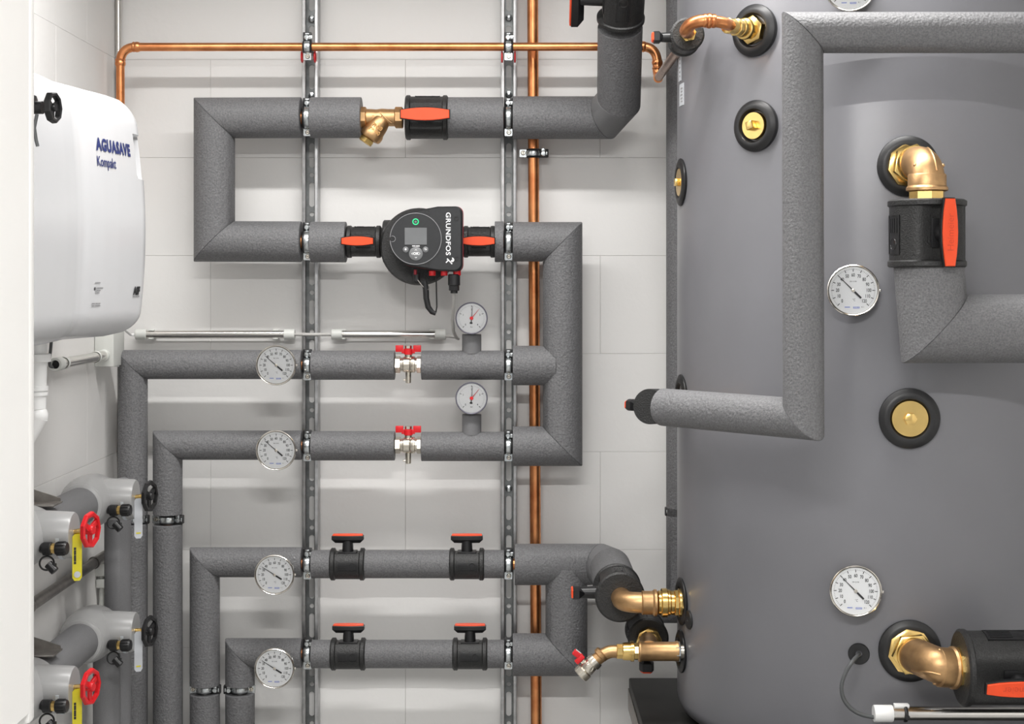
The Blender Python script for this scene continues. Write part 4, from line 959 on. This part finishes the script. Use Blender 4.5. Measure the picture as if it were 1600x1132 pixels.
def balancing_valve(h, z, mat, label, wz, tagk=None):
    root = thing('balancing_valve', label, 'valve', (XA, -h, z), 'grey jacketed balancing valves')
    o = V(XA, -h, z); M = fr(o, -Y, x=X)
    jb = MB(M).lathe([(-.085, .040), (-.080, .045), (-.066, .050), (-.040, .0565), (-.015, .059), (.020, .059), (.044, .0565), (.068, .051), (.080, .047), (.084, .041)], n=44)
    jk = part('jacket', jb, m_pvc, root)
    part('jacket_branch', MB().lathe([(0, .051), (.045, .0465), (.098, .0440), (.102, .042)], fr(o+Z*.004, X), 40), m_pvc, jk)
    part('jacket_seam', MB().torus(.0475, .0022, fr(o-Y*.074, -Y), 40, 8).tube([o+V(.030, -.056, .01), o+V(.048, -.040, .004), o+V(.061, -.036, .002)], .0011, 8), m_pvc, jk)
    wc = V(-.806, -h-.004, wz); ax = V(.972, -.235, .0)
    part('stem', MB().cyl(o+V(.095, 0, .006), wc-ax*.008, .0062, 16), m_brass, root)
    handwheel(root, wc, ax, .0345, mat)
    # measuring nipples: two plugs on the near flank of the branch, one shown
    pb = o+V(.060, -.057, -.013); pd = V(1, -.08, .03).normalized()
    tp = part('test_plug', MB().cyl(pb, pb+pd*.016, .0125, 20, .001).cyl(pb+V(-.006, .012, 0), pb+pd*.004, .010, 16), m_black, root)
    part('brass_ring', MB().hexa(pb+pd*.016, pb+pd*.024, .0098, 8), m_brass, tp)
    cp = MB().lathe([(0, .0112), (.001, .0122), (.020, .0122), (.022, .0108)], fr(pb+pd*.024, pd), 20)
    for i in range(10):
        a = 2*PI*i/10; cp.box((.0122*math.cos(a), .0122*math.sin(a), .010), (.0022, .0022, .016), fr(pb+pd*.024, pd))
    part('knurled_cap', cp, m_black, tp)
    part('cap_strap', MB().torus(.013, .0018, fr(pb+V(.008, -.006, -.026), V(.3, -.8, .3)), 24, 8), m_black, tp)
    part('hanging_cap', MB().cyl(pb+V(.012, -.012, -.026), pb+V(.026, -.014, -.040), .0085, 14, .001).box(pb+V(.024, -.014, -.028), (.008, .008, .006), bev=.001), m_black, tp)
    part('strap_tie', MB().torus(.0455, .0012, fr(o+V(.082, 0, .004), X, y=Z), 40, 6, 3.2, (PI, PI*1.6)), m_tie, root, 'pale strap round jacket')
    if tagk:
        tq = o+V(.110, -.010, -.004)
        tm = MB(fr(tq, V(.45, -.9, 0), x=V(.9, .45, 0)))
        L_ = .078; P_ = [(-.009, .006), (-.009, -L_+.006), (-.005, -L_), (.005, -L_), (.009, -L_+.006), (.009, .006), (.005, .011), (-.005, .011)]
        tm.prism(P_[::-1] if False else P_, -.0008, .0008)
        tg = part('hanging_tag', tm, m_yellow if tagk == 'yellow' else m_label, root, '%s tag on valve stem' % tagk)
        if tagk == 'yellow':
            vf = bars((.5, 1.2, .9, .5), .0042); vf = ([V(v.x*.032, v.y, 0) for v in vf[0]], vf[1]); part('tag_print', MB(fr(tq+V(-.0031, -.0030, -.030), V(.45, -.9, 0), x=V(.9, .45, 0)) @ Matrix.Rotation(PI/2, 4, 'Z')).add(vf[0], vf[1]), m_ink, tg, smooth=0)
            part('tag_disc', MB(fr(tq+V(.0006, -.0012, -.066), V(.45, -.9, 0))).lathe([(0, .0062), (.0004, .0062)], n=18), m_label, tg)
        else: part('tag_print', MB(fr(tq+V(.0006, -.0012, -.066), V(.45, -.9, 0), x=V(.9, .45, 0))).box((0, 0, 0), (.010, .003, .0004)), m_yellow, tg)
    return root
for z, wz1, wz2, row, t1, t2 in ((.808, .819, .822, 'upper', 'pale', 'yellow'), (.512, .518, .522, 'lower', 'pale', 'yellow')):
    balancing_valve(.51, z, m_black, 'grey jacketed valve with black handwheel, %s pipe on left wall' % row, wz1, t1)
    balancing_valve(1.00, z, m_red, 'grey jacketed valve with red handwheel, %s pipe on left wall' % row, wz2, t2)
    ln2 = thing('insulated_pipe', '%s dark foam pipe running along left wall through two grey jacketed valves' % row, 'pipe', (XA, -1.5, z), 'left wall foam pipes')
    for ha, hb in ((.585, .925), (1.075, 2.0)):
        part('foam_sleeve', seg_sleeve(V(XA, -ha, z), V(XA, -hb, z), Y, Y, .0405), m_foam2, ln2)
    hv, xv = (.36, -.916) if row == 'upper' else (.47, -.913)
    if row == 'upper': sleeves(ln2, [V(XA, -.44, z), V(xv, -hv, z), V(xv, -hv, .02), .0305], .0305, m_foam2)
    else:
        part('foam_sleeve', seg_sleeve(V(xv, -hv, z-.045), V(xv, -hv, .02), Z, Z, .0305), m_foam2, ln2)
        part('foam_sleeve', seg_sleeve(V(XA, -.43, z), V(XA, -.40, z), Y, Y, .0345), m_pvc, ln2)
    # steel bracket plate that carries the pipe
    bk = thing('wall_bracket', '%s flat steel bracket holding foam pipe on left wall' % row, 'bracket', (-.97, -.98, z+.05))
    part('arm', MB().box((-.955, -.885, z+.047), (.106, .06, .004), bev=.001), m_dksteel, bk)
    part('gusset', MB(fr((-.955, -.86, z+.045), Y, x=X)).prism([(-.052, 0), (-.052, -.04), (-.045, -.04), (.05, -.010), (.05, 0)], -.002, .002), m_dksteel, bk)
    part('wall_plate', MB().box((-1.003, -.885, z+.01), (.006, .07, .09), bev=.001), m_dksteel, bk)
    part('bolt', MB().hexa((-.975, -.905, z+.049), (-.975, -.905, z+.058), .011), m_zinc, bk)

# ------------------------------------------------------------------ near white casing and the top-left handwheel valve
XC, HC = -.55, 2.214
cb = thing('wall_cabinet', 'tall plain white casing filling left edge of the picture', 'cabinet', (-.78, -3.2, .8))
zb = CZ-(1118-438)/sc(HC); ztp = 2.42
M = fr((XC, 0, 0), X, x=Y)
part('side_panel', MB(M).prism([(-3.9, zb), (-HC, zb), (-HC, ztp), (-3.9, ztp)], -.40, 0, ch=.003), m_cab, cb, smooth=0)
part('rim_frame', MB().box((XC-.21, -HC+.008, (zb+ztp)/2-.003), (.4215, .022, ztp-zb+.016), bev=.005), m_cab, cb)
tv = thing('radiator_valve', 'black octagonal handwheel valve peeping out past white casing, top left', 'valve', (-.64, -1.95, 1.53))
wc = V(-.6005, -1.95, CZ-(168-438)/1194.)
w_ = handwheel(tv, wc, V(.99, -.13, .02), .0205, m_black)
part('bonnet', MB().cyl(wc+V(-.068, .006, .0), wc+V(-.014, .002, 0), .0085, 18).hexa(wc+V(-.052, .004, .006), wc+V(-.024, .003, .004), .0125, 10), m_black, tv)
part('union', MB().hexa(wc+V(-.066, .006, -.022), wc+V(-.036, -.004, -.016), .0115, 6).torus(.011, .0025, fr(wc+V(-.036, -.004, -.017), V(.9, -.4, 0)), 20, 8), m_dksteel, tv)
part('grey_tail', MB().tube([wc+V(-.018, -.010, -.010), wc+V(-.021, -.012, -.028), wc+V(-.0185, -.012, -.044), wc+V(-.0165, -.012, -.052)], .0024, 8), m_dcable, tv)
print('objects', len(bpy.data.objects))
